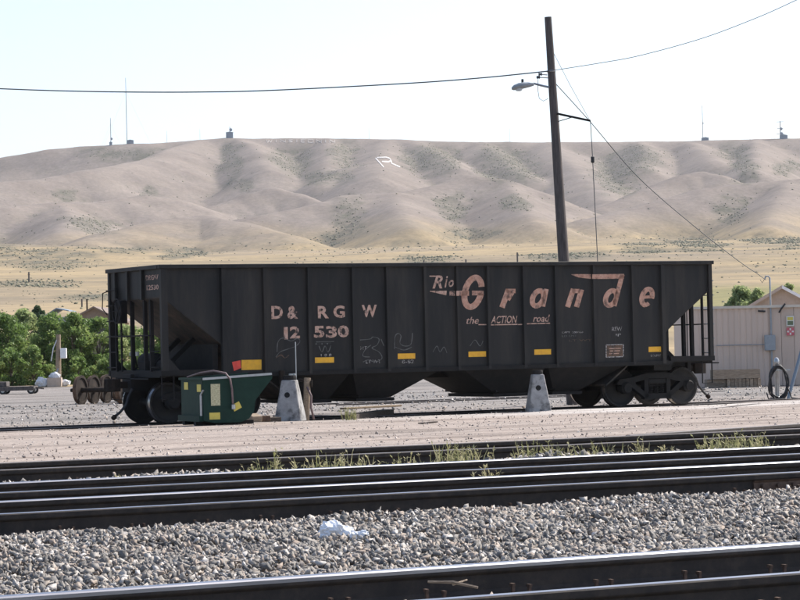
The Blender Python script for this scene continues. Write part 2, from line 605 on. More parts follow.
def noise_ramp(scale, c1, c2, lo=.35, hi=.65, st=None, det=8):
    no = n.new('ShaderNodeTexNoise')
    no.inputs['Scale'].default_value = scale
    no.inputs['Detail'].default_value = det
    no.inputs['Roughness'].default_value = .65
    v = tc.outputs['Object']
    if st:
        mp = n.new('ShaderNodeMapping'); mp.inputs['Scale'].default_value = st
        l.new(v, mp.inputs[0]); v = mp.outputs[0]
    l.new(v, no.inputs['Vector'])
    rp = n.new('ShaderNodeValToRGB')
    rp.color_ramp.elements[0].position = lo; rp.color_ramp.elements[0].color = c1
    rp.color_ramp.elements[1].position = hi; rp.color_ramp.elements[1].color = c2
    l.new(no.outputs['Fac'], rp.inputs[0])
    return rp.outputs[0]


hillc = noise_ramp(.02, (.195, .165, .142, 1), (.25, .213, .184, 1))
goldc = noise_ramp(.022, (.35, .272, .163, 1), (.225, .185, .125, 1), .40, .60, (.45, 1.0, 1), 12)
spk = noise_ramp(.14, (0, 0, 0, 1), (1, 1, 1, 1), .44, .62, (1, .6, 1))
mx = n.new('ShaderNodeMixRGB'); l.new(ag.outputs['Fac'], mx.inputs[0]); l.new(hillc, mx.inputs[1]); l.new(goldc, mx.inputs[2])
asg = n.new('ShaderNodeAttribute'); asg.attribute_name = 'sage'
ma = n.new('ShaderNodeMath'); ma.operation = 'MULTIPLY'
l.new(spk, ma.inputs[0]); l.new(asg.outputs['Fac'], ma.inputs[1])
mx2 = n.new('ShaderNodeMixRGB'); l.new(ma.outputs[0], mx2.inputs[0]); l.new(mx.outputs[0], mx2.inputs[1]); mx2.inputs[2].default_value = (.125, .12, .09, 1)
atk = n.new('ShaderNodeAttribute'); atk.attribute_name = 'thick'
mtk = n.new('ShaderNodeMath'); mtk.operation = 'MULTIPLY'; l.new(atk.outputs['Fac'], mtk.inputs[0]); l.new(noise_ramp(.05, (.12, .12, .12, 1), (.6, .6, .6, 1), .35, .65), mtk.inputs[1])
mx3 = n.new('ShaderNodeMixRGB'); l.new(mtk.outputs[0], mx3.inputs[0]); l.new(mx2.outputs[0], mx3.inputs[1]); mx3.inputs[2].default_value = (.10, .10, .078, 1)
amd = n.new('ShaderNodeAttribute'); amd.attribute_name = 'meadow'
mmd = n.new('ShaderNodeMath'); mmd.operation = 'MULTIPLY'; mmd.inputs[1].default_value = .7; l.new(amd.outputs['Fac'], mmd.inputs[0])
mx4 = n.new('ShaderNodeMixRGB'); l.new(mmd.outputs[0], mx4.inputs[0]); l.new(mx3.outputs[0], mx4.inputs[1]); mx4.inputs[2].default_value = (.20, .195, .085, 1)
fine = noise_ramp(.33, (.86, .86, .86, 1), (1.1, 1.1, 1.1, 1), .36, .64, None, 5)
mot = noise_ramp(.055, (.92, .92, .93, 1), (1.06, 1.05, 1.03, 1), .36, .64, None, 6)
mf = n.new('ShaderNodeMixRGB'); mf.blend_type = 'MULTIPLY'; mf.inputs[0].default_value = 1; l.new(mx4.outputs[0], mf.inputs[1]); l.new(fine, mf.inputs[2])
mg = n.new('ShaderNodeMixRGB'); mg.blend_type = 'MULTIPLY'; mg.inputs[0].default_value = 1; l.new(mf.outputs[0], mg.inputs[1]); l.new(mot, mg.inputs[2])
l.new(mg.outputs[0], p.inputs['Base Color'])
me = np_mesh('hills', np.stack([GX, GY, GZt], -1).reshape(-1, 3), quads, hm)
# scrub thickets: where they stand on the slopes
vx, vz = GX, GZt - CAMZ
kk = GY * cp + vz * sp
PX = 400 + FPX * (vx * cr - (vz * cp - GY * sp) * sr) / kk
PY = 300 - FPX * (vx * sr + (vz * cp - GY * sp) * cr) / kk
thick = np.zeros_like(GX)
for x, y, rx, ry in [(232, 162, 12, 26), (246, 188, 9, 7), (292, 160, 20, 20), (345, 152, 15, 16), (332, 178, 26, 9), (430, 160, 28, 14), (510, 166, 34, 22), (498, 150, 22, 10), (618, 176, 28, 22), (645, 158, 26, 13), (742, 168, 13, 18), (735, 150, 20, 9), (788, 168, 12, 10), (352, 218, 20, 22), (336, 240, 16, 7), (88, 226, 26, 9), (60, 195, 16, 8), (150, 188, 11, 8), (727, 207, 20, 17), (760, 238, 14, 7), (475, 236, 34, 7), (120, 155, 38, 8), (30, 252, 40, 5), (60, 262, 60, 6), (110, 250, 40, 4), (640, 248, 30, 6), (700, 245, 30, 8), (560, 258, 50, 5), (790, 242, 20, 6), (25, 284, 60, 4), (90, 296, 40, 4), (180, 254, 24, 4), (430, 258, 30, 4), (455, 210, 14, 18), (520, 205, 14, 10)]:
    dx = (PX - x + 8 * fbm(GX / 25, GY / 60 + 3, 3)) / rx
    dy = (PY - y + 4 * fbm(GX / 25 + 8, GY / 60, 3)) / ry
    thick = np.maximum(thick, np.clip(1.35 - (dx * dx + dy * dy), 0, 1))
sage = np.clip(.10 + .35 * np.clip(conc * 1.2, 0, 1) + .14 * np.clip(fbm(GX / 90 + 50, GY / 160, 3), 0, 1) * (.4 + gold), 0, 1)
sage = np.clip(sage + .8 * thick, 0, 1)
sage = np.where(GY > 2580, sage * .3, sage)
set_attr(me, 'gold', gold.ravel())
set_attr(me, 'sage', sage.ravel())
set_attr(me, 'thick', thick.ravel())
set_attr(me, 'meadow', np.clip((1 - np.abs(GY - 330) / 110) * 2, 0, 1).ravel() * np.clip((GX.ravel() - 15) / 20, 0, 1))
me.polygons.foreach_set('use_smooth', [True] * len(me.polygons))
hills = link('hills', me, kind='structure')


def hill_hit(x, y, y0=230., y1=2700.):
    d = ray(x, y)
    s = np.linspace(y0, y1, 3000)
    px_, py_, pz_ = d.x * s / d.y, s, CAMZ + d.z * s / d.y
    hz = terrain_z(px_, py_)
    k = np.argmax(hz > pz_)
    return Vector((px_[k], py_[k], hz[k])) if hz[k] > pz_[k] else Vector((px_[-1], py_[-1], hz[-1]))


def tz(x, y):
    return float(terrain_z(np.array([x]), np.array([y]))[0])


# scrub on the hills: thousands of low bushes, joined
def scatter_blobs(name, pts, size, mats, tones, squash=.7, kind='stuff', nv=12):
    """pts (n,3), size (n,) -> one mesh of small ragged bushes"""
    phi = (1 + 5 ** .5) / 2
    V0 = np.array([(-1, phi, 0), (1, phi, 0), (-1, -phi, 0), (1, -phi, 0), (0, -1, phi), (0, 1, phi), (0, -1, -phi), (0, 1, -phi), (phi, 0, -1), (phi, 0, 1), (-phi, 0, -1), (-phi, 0, 1)], float)
    V0 /= np.linalg.norm(V0[0])
    F0 = np.array([(0, 11, 5), (0, 5, 1), (0, 1, 7), (0, 7, 10), (0, 10, 11), (1, 5, 9), (5, 11, 4), (11, 10, 2), (10, 7, 6), (7, 1, 8), (3, 9, 4), (3, 4, 2), (3, 2, 6), (3, 6, 8), (3, 8, 9), (4, 9, 5), (2, 4, 11), (6, 2, 10), (8, 6, 7), (9, 8, 1)])
    N = len(pts)
    V = V0[None] * (1 + .3 * RNG.standard_normal((N, 12, 1)))
    a = RNG.random(N) * 6.283
    c, s_ = np.cos(a)[:, None], np.sin(a)[:, None]
    V = np.stack([V[..., 0] * c - V[..., 1] * s_, V[..., 0] * s_ + V[..., 1] * c, V[..., 2] * squash], -1)
    V = V * np.asarray(size)[:, None, None] + np.asarray(pts)[:, None, :]
    F = (F0[None] + (np.arange(N) * 12)[:, None, None]).reshape(-1, 3)
    me = np_mesh(name, V.reshape(-1, 3), F, mats)
    set_attr(me, 'tone', np.repeat(tones, 12))
    return me


M['sage'] = attr_mat('sagebrush', [(0, (.15, .15, .10)), (.5, (.20, .195, .135)), (1, (.27, .25, .17))], rough=1)
NS = 30000
cand = RNG.integers(0, GX.size, NS * 40)
wgt = (sage.ravel()[cand] ** 2) * (GY.ravel()[cand] > 250) * (GY.ravel()[cand] < 2640) * (np.abs(AX.ravel()[cand]) < .21)
cand = cand[RNG.random(len(cand)) < wgt][:NS]
sx = GX.ravel()[cand] + (RNG.random(len(cand)) - .5) * GY.ravel()[cand] * .0016
sy = GY.ravel()[cand] + (RNG.random(len(cand)) - .5) * 9
szs = terrain_z(sx, sy)
ss = (.10 + .40 * RNG.random(len(sx)) ** 2.5) * np.clip(.35 + sy / 1500, .4, 1.45)
me = scatter_blobs('sagebrush', np.stack([sx, sy, szs + .2 * ss], -1), ss, M['sage'], RNG.random(len(sx)), .75)
link('sagebrush', me, kind='stuff', label='grey green sagebrush dotted over the dry hills and their gullies', cat='sagebrush')
print('sage', len(sx))

# ================================================================== YARD GROUND
gm = bpy.data.materials.new('yard_dirt')
gm.use_nodes = True
n, l = gm.node_tree.nodes, gm.node_tree.links
p = n['Principled BSDF']
p.inputs['Roughness'].default_value = .95
p.inputs['Specular IOR Level'].default_value = .15
tc = n.new('ShaderNodeTexCoord')
c_dirt = noise_ramp(.5, (.355, .295, .25, 1), (.27, .228, .197, 1), .38, .64, (.4, 1, 1))
c_spk = noise_ramp(9, (.16, .13, .115, 1), (.44, .37, .32, 1), .38, .60)
c_grav = noise_ramp(13, (.12, .112, .104, 1), (.30, .28, .262, 1), .36, .64)
mixs = n.new('ShaderNodeMixRGB'); mixs.inputs[0].default_value = .42
l.new(c_dirt, mixs.inputs[1]); l.new(c_spk, mixs.inputs[2])
agv = n.new('ShaderNodeAttribute'); agv.attribute_name = 'gravel'
mixg = n.new('ShaderNodeMixRGB'); l.new(agv.outputs['Fac'], mixg.inputs[0]); l.new(mixs.outputs[0], mixg.inputs[1]); l.new(c_grav, mixg.inputs[2])
apl = n.new('ShaderNodeAttribute'); apl.attribute_name = 'pale'
c_pale = noise_ramp(1.2, (.56, .53, .50, 1), (.43, .395, .365, 1), .38, .66, (.3, 1, 1))
mixp = n.new('ShaderNodeMixRGB'); l.new(apl.outputs['Fac'], mixp.inputs[0]); l.new(mixg.outputs[0], mixp.inputs[1]); l.new(c_pale, mixp.inputs[2])
art = n.new('ShaderNodeAttribute'); art.attribute_name = 'rut'
rrt = n.new('ShaderNodeValToRGB'); rrt.color_ramp.elements[0].color = (.66, .65, .64, 1); rrt.color_ramp.elements[1].color = (1.0, 1.0, 1.0, 1); rrt.color_ramp.elements[0].position = .15; rrt.color_ramp.elements[1].position = .6
l.new(art.outputs['Fac'], rrt.inputs[0])
mrt = n.new('ShaderNodeMixRGB'); mrt.blend_type = 'MULTIPLY'; mrt.inputs[0].default_value = 1; l.new(mixp.outputs[0], mrt.inputs[1]); l.new(rrt.outputs[0], mrt.inputs[2])
l.new(mrt.outputs[0], p.inputs['Base Color'])
bn = n.new('ShaderNodeTexNoise'); bn.inputs['Scale'].default_value = 16; bn.inputs['Detail'].default_value = 8
l.new(tc.outputs['Object'], bn.inputs['Vector'])
bp = n.new('ShaderNodeBump'); bp.inputs['Distance'].default_value = .03
l.new(bn.outputs['Fac'], bp.inputs['Height']); l.new(bp.outputs[0], p.inputs['Normal'])

uu = np.concatenate([np.linspace(-160, -5, 40, endpoint=False), np.linspace(-5, 75, 260, endpoint=False), np.linspace(75, 300, 50)])
vv = np.concatenate([np.linspace(-70, 9, 20, endpoint=False), np.linspace(9, 27, 60, endpoint=False), np.linspace(27, 62, 150, endpoint=False), np.linspace(62, 130, 70, endpoint=False), np.linspace(130, 240, 12)])
UU, VV = np.meshgrid(uu, vv)
ZZ = np.interp(VV, GV, GZ)
ZZ = ZZ + .018 * fbm(UU / 3.2, VV / 2.0, 3) * np.clip((VV - 27.5) / 3, 0, 1)
ZZ = ZZ + .068 * np.clip((UU - 35.5) / 2.5, 0, 1) * np.exp(-((VV - 54.8) / 1.7) ** 4)
XX = UU * T.x + VV * B.x
YY = UU * T.y + VV * B.y
keep = YY < 205
ZZ = np.where(YY > 150, ZZ - (YY - 150) * .004, ZZ)
idx = np.arange(UU.size).reshape(UU.shape)
q = np.stack([idx[:-1, :-1], idx[:-1, 1:], idx[1:, 1:], idx[1:, :-1]], -1).reshape(-1, 4)
q = q[keep.ravel()[q].all(1)]
me = np_mesh('ground', np.stack([XX, YY, ZZ], -1).reshape(-1, 3), q, gm)
grav = np.clip((VV - 54.5) / 9, 0, 1) * .85 + np.clip((27.3 - VV) / .8, 0, 1)
set_attr(me, 'gravel', np.clip(grav + .18 * fbm(UU / 4, VV / 3, 3), 0, 1).ravel())
pale = np.clip(1 - np.abs(VV - 52.0) / 2.6, 0, 1) * np.clip((UU - 21) / 9, 0, 1) * 1.5 + .5 * np.clip(1 - np.abs(VV - 48.5) / 2.2, 0, 1) * np.clip((UU - 22) / 8, 0, 1)
pale = np.clip(pale * (1 + .7 * fbm(UU / 5, VV / 1.1, 4)), 0, 1)
set_attr(me, 'pale', pale.ravel())
set_attr(me, 'rut', np.clip(.5 + .42 * fbm(UU / 9, VV / .55, 4) + .2 * fbm(UU / 2.5, VV / 1.5, 3), 0, 1).ravel())
me.polygons.foreach_set('use_smooth', [True] * len(me.polygons))
link('ground', me, kind='structure')

# ================================================================== TRACKS
RZ = CAMZ - 1.1485                 # top of rail of the main tracks
PROF = [(-.076, 0), (.076, 0), (.076, .011), (.016, .032), (.009, .05), (.009, .125), (.034, .140), (.037, .146), (.0375, .158), (.0375, .176), (.030, .184), (.012, .187), (-.012, .187), (-.030, .184), (-.0375, .176), (-.0375, .158), (-.037, .146), (-.034, .140), (-.009, .125), (-.009, .05), (-.016, .032), (-.076, .011)]


def rail_mesh(name, length, gauge_side, dull=False, thr=.16):
    """rail along +x; gauge_side = +1 / -1 : which y side is worn bright"""
    mb = MB()
    n = len(PROF)
    k = 2
    for i in range(k):
        x = length * i / (k - 1)
        for a, b in PROF:
            mb.v.append((x, a, b))
    for i in range(k - 1):
        for j in range(n):
            j2 = (j + 1) % n
            mb.f.append((i * n + j, i * n + j2, (i + 1) * n + j2, (i + 1) * n + j))
            a = (PROF[j][0] + PROF[j2][0]) / 2
            b = (PROF[j][1] + PROF[j2][1]) / 2
            bright = b > .183 or (b > thr and a * gauge_side > .03 and not dull)
            mb.m.append(1 if bright else 0)
    mb.f.append(tuple(range(n))); mb.m.append(0)
    mb.f.append(tuple(range((k - 1) * n, k * n))); mb.m.append(0)
    return mb.mesh(name, [M['rail'], M['head_dull'] if dull else M['head']])


tie_mesh = MB().box((0, 0, -.09), (.23, 2.6, .18)).mesh('tie', M['tie'], bevel=.012)
plate_mesh = MB().box((0, 0, .006), (.19, .36, .012)).mesh('tie_plate', M['spike'])
spike_mesh = MB().prism([(0, -.03), (.016, -.03), (.016, .05), (.03, .05), (.03, .066), (-.006, .066), (-.004, .05), (0, .05)], -.008, .008, lambda a, b, h: (h, -a, b)).mesh('spike', M['spike'])


def track(label, v0, ztop, u0, u1, dull=False, tie_u=None, thr=.16, group='yard tracks'):
    zb = ztop - .187
    root = thing('railway_track', label, 'railway track', uv(u0, v0 + .7525, zb), TH, group)
    for side in (-1, 1):
        o = link('rail', rail_mesh('rail', u1 - u0, -side, dull, thr), root)
        o.location = (0, side * .7525, 0)
    if tie_u:
        a, b = tie_u
        x = a
        while x < b:
            jx = random.uniform(-.03, .03)
            o = link('tie', tie_mesh, root)
            o.location = (x - u0 + jx, random.uniform(-.03, .03), -.014)
            o.rotation_euler = (0, 0, random.uniform(-.012, .012))
            for side in (-1, 1):
                pl = link('tie_plate', plate_mesh, o)
                pl.location = (0, side * .7525, .0015)
                for sx_, sy_ in ((-.05, -.1), (.05, .1), (.045, -.1)):
                    s_ = link('spike', spike_mesh, o)
                    s_.location = (sx_, side * .7525 + sy_, .013 + random.uniform(-.004, .02))
                    s_.rotation_euler = (0, random.uniform(-.08, .08), 0 if sy_ > 0 else math.pi)
            x += .53
    return root


t1 = track('nearest railway track on clean grey ballast with bright polished gauge faces', 10.4085, RZ, -14, 46, tie_u=(1.0, 13.0))
t2 = track('track behind the grey ballast with a bolted joint bar on its rail', 17.9395, RZ, -14, 62, thr=.172, tie_u=(5.0, 16.0))
t3 = track('bright track between the jointed track and the weedy track', 20.6429, RZ, -14, 70, thr=.172, tie_u=(6.0, 19.0))
t4 = track('dull little used track with weeds growing along it beside the dirt', 24.5878, RZ, -14, 80, dull=True, tie_u=(7.0, 22.0))
HV0 = 53.1995 + 1.6                # car centre line
t5 = track('dirt sunk track that the hopper car stands on', HV0 - .7525, 0.0, -10, 110, dull=True)
t6 = track('sunken track behind the hopper car', 68.3, -.06, 33.5, 47, dull=True)

# joint bars
jb = MB()
jb.prism([(-.008, .03), (.03, .035), (.012, .06), (.012, .112), (.028, .132), (-.008, .135)], 0, .92, lambda a, b, h: (h, -a - .012, b))
for k in range(6):
    jb.lathe([(.016, 0), (.016, .03)], (.08 + k * .152, -.028, .086), (0, -1, 0), 6)
jm = jb.mesh('joint_bar', M['spike'])
P = on_v(752, 480, 17.9395)
o = link('joint_bar', jm, t2)
o.location = (P.dot(T) + 14, -.7525, 0)
o = link('joint_bar', jm, t1)
o.location = (30, -.7525, 0)

# diverging rail and guard rail stubs near the weedy track
def loose_rail(name, label, a, b, cat='rail', z=None):
    a, b = Vector(a), Vector(b)
    d = b - a
    o = link(name, rail_mesh(name, d.length, -1, True), None, label, cat, None, None, a, math.atan2(d.y, d.x))
    return o


a = on_z(628, 436.5, RZ - .02)
b = on_ground(815, 423.5, .15)
a.z = gz(a.dot(B)) + .0
b = a + (b - a) * 1.25
b.z = gz(b.dot(B)) - .03
d_ = b - a
dv = link('diverging_rail', rail_mesh('diverging_rail', d_.length, -1, True), None, 'short dull rail slanting away over the dirt from the weedy track', 'rail', None, None, a)
dv.rotation_euler = (0, -math.atan2(d_.z, math.hypot(d_.x, d_.y)), math.atan2(d_.y, d_.x))

# ================================================================== BALLAST
def stones(name, pts, size, squash, mats, tones, label):
    """broken rock: each stone a skewed eight-cornered chip"""
    N = len(pts)
    V0 = np.array([(x, y, z) for z in (-1, 1) for y in (-1, 1) for x in (-1, 1)], float)
    F0 = np.array([(0, 2, 3), (0, 3, 1), (4, 5, 7), (4, 7, 6), (0, 1, 5), (0, 5, 4), (2, 6, 7), (2, 7, 3), (0, 4, 6), (0, 6, 2), (1, 3, 7), (1, 7, 5)])
    V = np.repeat(V0[None], N, 0) * .72
    V = V + .26 * RNG.standard_normal(V.shape)
    # pinch one end of each chip
    k = 1 - .5 * RNG.random((N, 1)) * (V[..., 0] > 0)
    V[..., 1] *= k
    V[..., 2] *= k
    V = V * (np.stack([1.05 + .45 * RNG.random(N), .6 + .45 * RNG.random(N), squash * (.5 + .6 * RNG.random(N))], -1)[:, None, :])
    q = RNG.standard_normal((N, 4)); q[:, 1:3] *= .7
    q /= np.linalg.norm(q, axis=1, keepdims=True)
    w, x, y, z = q.T
    Rm = np.stack([np.stack([1 - 2 * (y * y + z * z), 2 * (x * y - z * w), 2 * (x * z + y * w)], -1), np.stack([2 * (x * y + z * w), 1 - 2 * (x * x + z * z), 2 * (y * z - x * w)], -1), np.stack([2 * (x * z - y * w), 2 * (y * z + x * w), 1 - 2 * (x * x + y * y)], -1)], 1)
    V = np.einsum('nij,nkj->nki', Rm, V) * np.asarray(size)[:, None, None] + np.asarray(pts)[:, None, :]
    F = (F0[None] + (np.arange(N) * 8)[:, None, None]).reshape(-1, 3)
    me = np_mesh(name, V.reshape(-1, 3), F, mats)
    set_attr(me, 'tone', np.repeat(tones, 8))
    return link(name, me, kind='stuff', label=label, cat='gravel')


M['ballast'] = attr_mat('crushed_ballast', [(0, (.115, .108, .102)), (.28, (.19, .178, .165)), (.5, (.265, .24, .21)), (.7, (.30, .24, .195)), (.86, (.36, .33, .295)), (1, (.48, .45, .42))], rough=.8, noise=(45, .22), bump=.002, bscale=120)
M['pebble'] = attr_mat('yard_pebbles', [(0, (.16, .135, .12)), (.5, (.36, .30, .26)), (1, (.54, .49, .45))], rough=.9)

def in_band(n, v0, v1, margin):
    v = v0 + (v1 - v0) * RNG.random(n)
    lo = .342 * v - margin
    hi = .735 * v + margin
    u = lo + (hi - lo) * RNG.random(n)
    return u, v


def to_w(u, v, z):
    return np.stack([u * T.x + v * B.x, u * T.y + v * B.y, z], -1)


BZ = RZ - .187                      # underside of rail
areaA = .393 * (17.85 ** 2 - 11.95 ** 2) / 2 + 2 * 1.6 * 5.9
NA = int(areaA * 1450)
u, v = in_band(NA, 11.98, 17.84, 1.6)
h = BZ + .0 + .05 * RNG.random(NA) ** 1.5 + .035 * fbm(u / 1.1, v / .8, 3) + .03 * np.clip(1 - np.abs(v - 15) / 3.5, 0, 1)
h = np.where((v < 12.15) | (v > 17.7), np.minimum(h, BZ + .03), h)
s = .010 + .018 * RNG.random(NA) ** 1.3
stones('ballast', to_w(u, v, h), s, .72, M['ballast'], RNG.random(NA), 'crushed grey ballast stones between the nearest tracks')
# ballast in the cribs and between the other tracks
bits = []
for (va, vb, dens, top) in ((10.6, 11.7, 200, -.07), (9.3, 10.3, 200, 0), (18.15, 19.25, 150, -.02), (19.6, 20.5, 330, .055), (20.85, 21.95, 150, -.02), (22.3, 24.4, 170, .06), (24.8, 25.9, 120, -.02), (26.2, 27.2, 160, -.03)):
    ar = (.393 * (va + vb) / 2 + 3.0) * (vb - va)
    k = int(ar * dens)
    u, v = in_band(k, va, vb, 1.5)
    edge = np.minimum(v - va, vb - v) / (vb - va) * 2
    hh = BZ + top * edge + .03 * RNG.random(k) + .055 * fbm(u / 1.4, v / .9, 3) * edge * (top > .02)
    bits.append((u, v, hh))
u = np.concatenate([b_[0] for b_ in bits]); v = np.concatenate([b_[1] for b_ in bits]); hh = np.concatenate([b_[2] for b_ in bits])
stones('crib_ballast', to_w(u, v, hh), .02 + .02 * RNG.random(len(u)), .75, M['ballast'], RNG.random(len(u)), 'loose ballast stones lying in and between the rails of the tracks')
# pebbles over the dirt
k = 5000
v = 27 + 30 * RNG.random(k) ** 1.15
u = .30 * v + (.47 * v) * RNG.random(k)
zz = np.interp(v, GV, GZ) + .004
stones('yard_pebbles', to_w(u, v, zz), .008 + .016 * RNG.random(k) ** 3, .7, M['pebble'], RNG.random(k), 'small loose stones strewn over the pink yard dirt')
k = 6000
v = 57 + 26 * RNG.random(k)
u = .28 * v + (.50 * v) * RNG.random(k)
zz = np.interp(v, GV, GZ) + .004
stones('rear_gravel', to_w(u, v, zz), .015 + .035 * RNG.random(k) ** 2.5, .7, M['ballast'], RNG.random(k), 'coarse grey gravel behind the hopper car')

# ================================================================== HAZE (air between the yard and the hills)
hz_m = bpy.data.materials.new('dusty_air')
hz_m.use_nodes = True
hn, hl = hz_m.node_tree.nodes, hz_m.node_tree.links
hn.remove(hn['Principled BSDF'])
pv = hn.new('ShaderNodeVolumePrincipled')
pv.inputs['Color'].default_value = (.97, .97, 1.0, 1)
pv.inputs['Density'].default_value = 0.00005
pv.inputs['Anisotropy'].default_value = 0.0
hl.new(pv.outputs[0], hn['Material Output'].inputs['Volume'])
MB().box((0, 1900, 190), (9500, 8600, 440)).build('haze', hz_m, kind='stuff')

# ================================================================== HOPPER CAR
CU0, CV0, CL, CH = 21.91, 53.1995, 14.437, 3.487
HL = CL / 2
car = thing('hopper_car', 'long black open top hopper railcar with faded orange lettering on its ribbed side', 'railcar', uv(CU0 + HL, HV0, 0), TH)


def side(px, py, depth=.07):
    P = on_v(px, py, CV0 + depth)
    return P.dot(T) - CU0 - HL, P.z


RIBS = [1.49, 2.49, 3.58, 4.69, 5.56, 6.53, 7.38, 8.19, 9.15, 10.02, 11.07, 12.15, 13.0]
ZS, ZT = 1.08, 3.40          # sill and underside of the top chord
YP, YR = 1.53, 1.60          # panel face, rib face
KNEE = 2.79                  # where the end sheet meets the slope sheet


def spanel(x0, x1, ys, poly=None):
    mb = MB()
    poly = poly or [(x0, ZS - .02), (x1, ZS - .02), (x1, ZT + .01), (x0, ZT + .01)]
    mb.prism(poly, ys * YP, ys * (YP - .02), lambda a, b, h: (a, h, b))
    return mb


for ys in (-1, 1):
    ed = [.0] + RIBS + [CL]
    for i in range(len(ed) - 1):
        x0, x1 = ed[i] - HL, ed[i + 1] - HL
        if i == 0:
            pl = [(x0 + .03, ZT + .01), (x0 + .03, KNEE), (x1, 1.68), (x1, ZT + .01)]
        elif i == len(ed) - 2:
            pl = [(x1 - .03, ZT + .01), (x1 - .03, KNEE + .06), (x0, 1.70), (x0, ZT + .01)]
        else:
            pl = None
        spanel(x0 + .001, x1 - .001, ys, pl).build('side_panel', M['car'], car)
    for r in RIBS:
        w = .105 if r not in (1.49, 13.0) else .13
        mb = MB()
        x = r - HL
        mb.prism([(x - w / 2, YP - .001), (x - w / 2 + .018, YR), (x + w / 2 - .018, YR), (x + w / 2, YP - .001)], ZS - .06, ZT + .005, lambda a, b, h: (a, ys * b, h))
        mb.build('side_rib', M['car'], car)
    # top chord, sill
    mb = MB(); mb.box((0, ys * 1.555, 3.443), (CL + .06, .15, .088)); mb.build('top_chord', M['car'], car, bevel=.008)
    mb = MB(); mb.prism([(-HL + 1.2, .99), (HL - 1.2, .99), (HL - 1.2, 1.085), (-HL + 1.2, 1.085)], ys * 1.50, ys * 1.59, lambda a, b, h: (a, h, b)); mb.build('side_sill', M['car_dark'], car)
    # sill angle running out to the ends
    for xs in (-1, 1):
        mb = MB(); mb.bar((xs * (HL - 1.25), ys * 1.53, 1.12), (xs * (HL + .02), ys * 1.53, 1.12), .1, .12); mb.build('end_sill_angle', M['car_dark'], car)
        # corner posts
        w = .15 if xs < 0 else .10
        mb = MB(); mb.box((xs * (HL - w / 2 - .01), ys * 1.54, (3.40 + 1.17) / 2), (w, .1, 3.40 - 1.17)); mb.build('corner_post', M['car'], car)
        if xs < 0:
            mb = MB(); mb.prism([(-HL + .15, 1.18), (-HL + .42, 1.18), (-HL + .15, 1.48)], ys * 1.53, ys * 1.55, lambda a, b, h: (a, h, b)); mb.build('corner_gusset', M['car'], car)

for xs in (-1, 1):
    # end sheet, chord, slope sheet, end posts, bolster web, end sill
    mb = MB(); mb.box((xs * (HL - .02), 0, 3.443), (.12, 2.95, .088)); mb.build('end_chord', M['car'], car, bevel=.008)
    mb = MB(); mb.box((xs * (HL - .05), 0, (KNEE + 3.40) / 2), (.02, 3.04, 3.40 - KNEE)); es = mb.build('end_sheet', M['car'], car)
    for yy in (-.5, .35, 1.1):
        mb = MB(); mb.box((xs * (HL - .005), yy, (KNEE + 3.40) / 2), (.07, .09, 3.40 - KNEE + .1)); mb.build('end_stake', M['car'], car)
    mb = MB()
    mb.prism([(HL - .05, KNEE), (HL - .05, KNEE - .03), (HL - 3.05, .52), (HL - 3.05, .56)], -1.505, 1.505, lambda a, b, h: (xs * a, h, b))
    mb.build('slope_sheet', M['car_tan'], car)
    for yy in (-.78, -.42, .35):
        ztop = KNEE - .05
        mb = MB(); mb.box((xs * (HL - .1), yy, (ztop + 1.17) / 2), (.08, .085, ztop - 1.17)); mb.build('end_post', M['car_dark'], car)
    for yy in (-.42, .42):
        mb = MB(); mb.bar((xs * (HL - .45), yy, 1.15), (xs * (HL - 1.25), yy, 1.86), .09, .1); mb.build('diagonal_brace', M['car_dark'], car)
    mb = MB(); mb.box((xs * (HL - 1.32), 0, 1.42), (.12, 2.9, .62)); mb.build('bolster_web', M['car_dark'], car)
    mb = MB(); mb.box((xs * (HL - .06), 0, 1.10), (.14, 2.94, .16)); mb.build('end_sill', M['car_dark'], car, bevel=.01)
    mb = MB(); mb.box((xs * (HL - .62), 0, 1.05), (1.0, 2.92, .03)); mb.build('end_platform', M['car_dark'], car)
    # draft sill and coupler
    mb = MB(); mb.box((xs * (HL - .5), 0, .88), (1.3, .33, .30)); mb.build('draft_sill', M['car_dark'], car)
    mb = MB(); mb.box((xs * (HL + .16), 0, .9), (.10, .5, .40)); mb.build('striker', M['car_dark'], car, bevel=.01)
    mb = MB()
    mb.bar((xs * (HL + .15), 0, .87), (xs * (HL + .42), 0, .87), .13, .15)
    mb.prism([(.40, -.14), (.56, -.20), (.72, -.16), (.74, -.04), (.62, -.02), (.60, .05), (.70, .12), (.66, .2), (.48, .19), (.40, .1)], .73, 1.01, lambda a, b, h: (xs * (HL + a), b, h))
    cpl = mb.build('coupler', M['rustdark'], car, bevel=.012)
    mb = MB(); mb.tube([(xs * (HL + .2), -.3, .78), (xs * (HL + .3), -.33, .62), (xs * (HL + .36), -.34, .44), (xs * (HL + .50), -.33, .28), (xs * (HL + .62), -.32, .19)], .03, 8); hz_ = mb.build('air_hose', M['rubber'], car, smooth=True)
    mb = MB(); mb.lathe([(.03, 0), (.055, .03), (.055, .10), (.035, .12)], (xs * (HL + .6), -.32, .205), (xs * .7, 0, -.6), 10); mb.build('glad_hand', M['rustdark'], hz_)
    mb = MB(); mb.tube([(xs * (HL + .25), -1.4, 1.0), (xs * (HL + .25), -.35, 1.0), (xs * (HL + .5), -.1, 1.03)], .016, 6); mb.build('uncoupling_lever', M['car_dark'], car)
    # crossbar hand holds on the end
    mb = MB(); mb.tube([(xs * (HL - .01), -1.05, 1.95), (xs * (HL + .07), -1.05, 1.95), (xs * (HL + .07), 1.5, 1.95), (xs * (HL - .01), 1.5, 1.95)], .016, 6); mb.build('end_handrail', M['car_dark'], car)

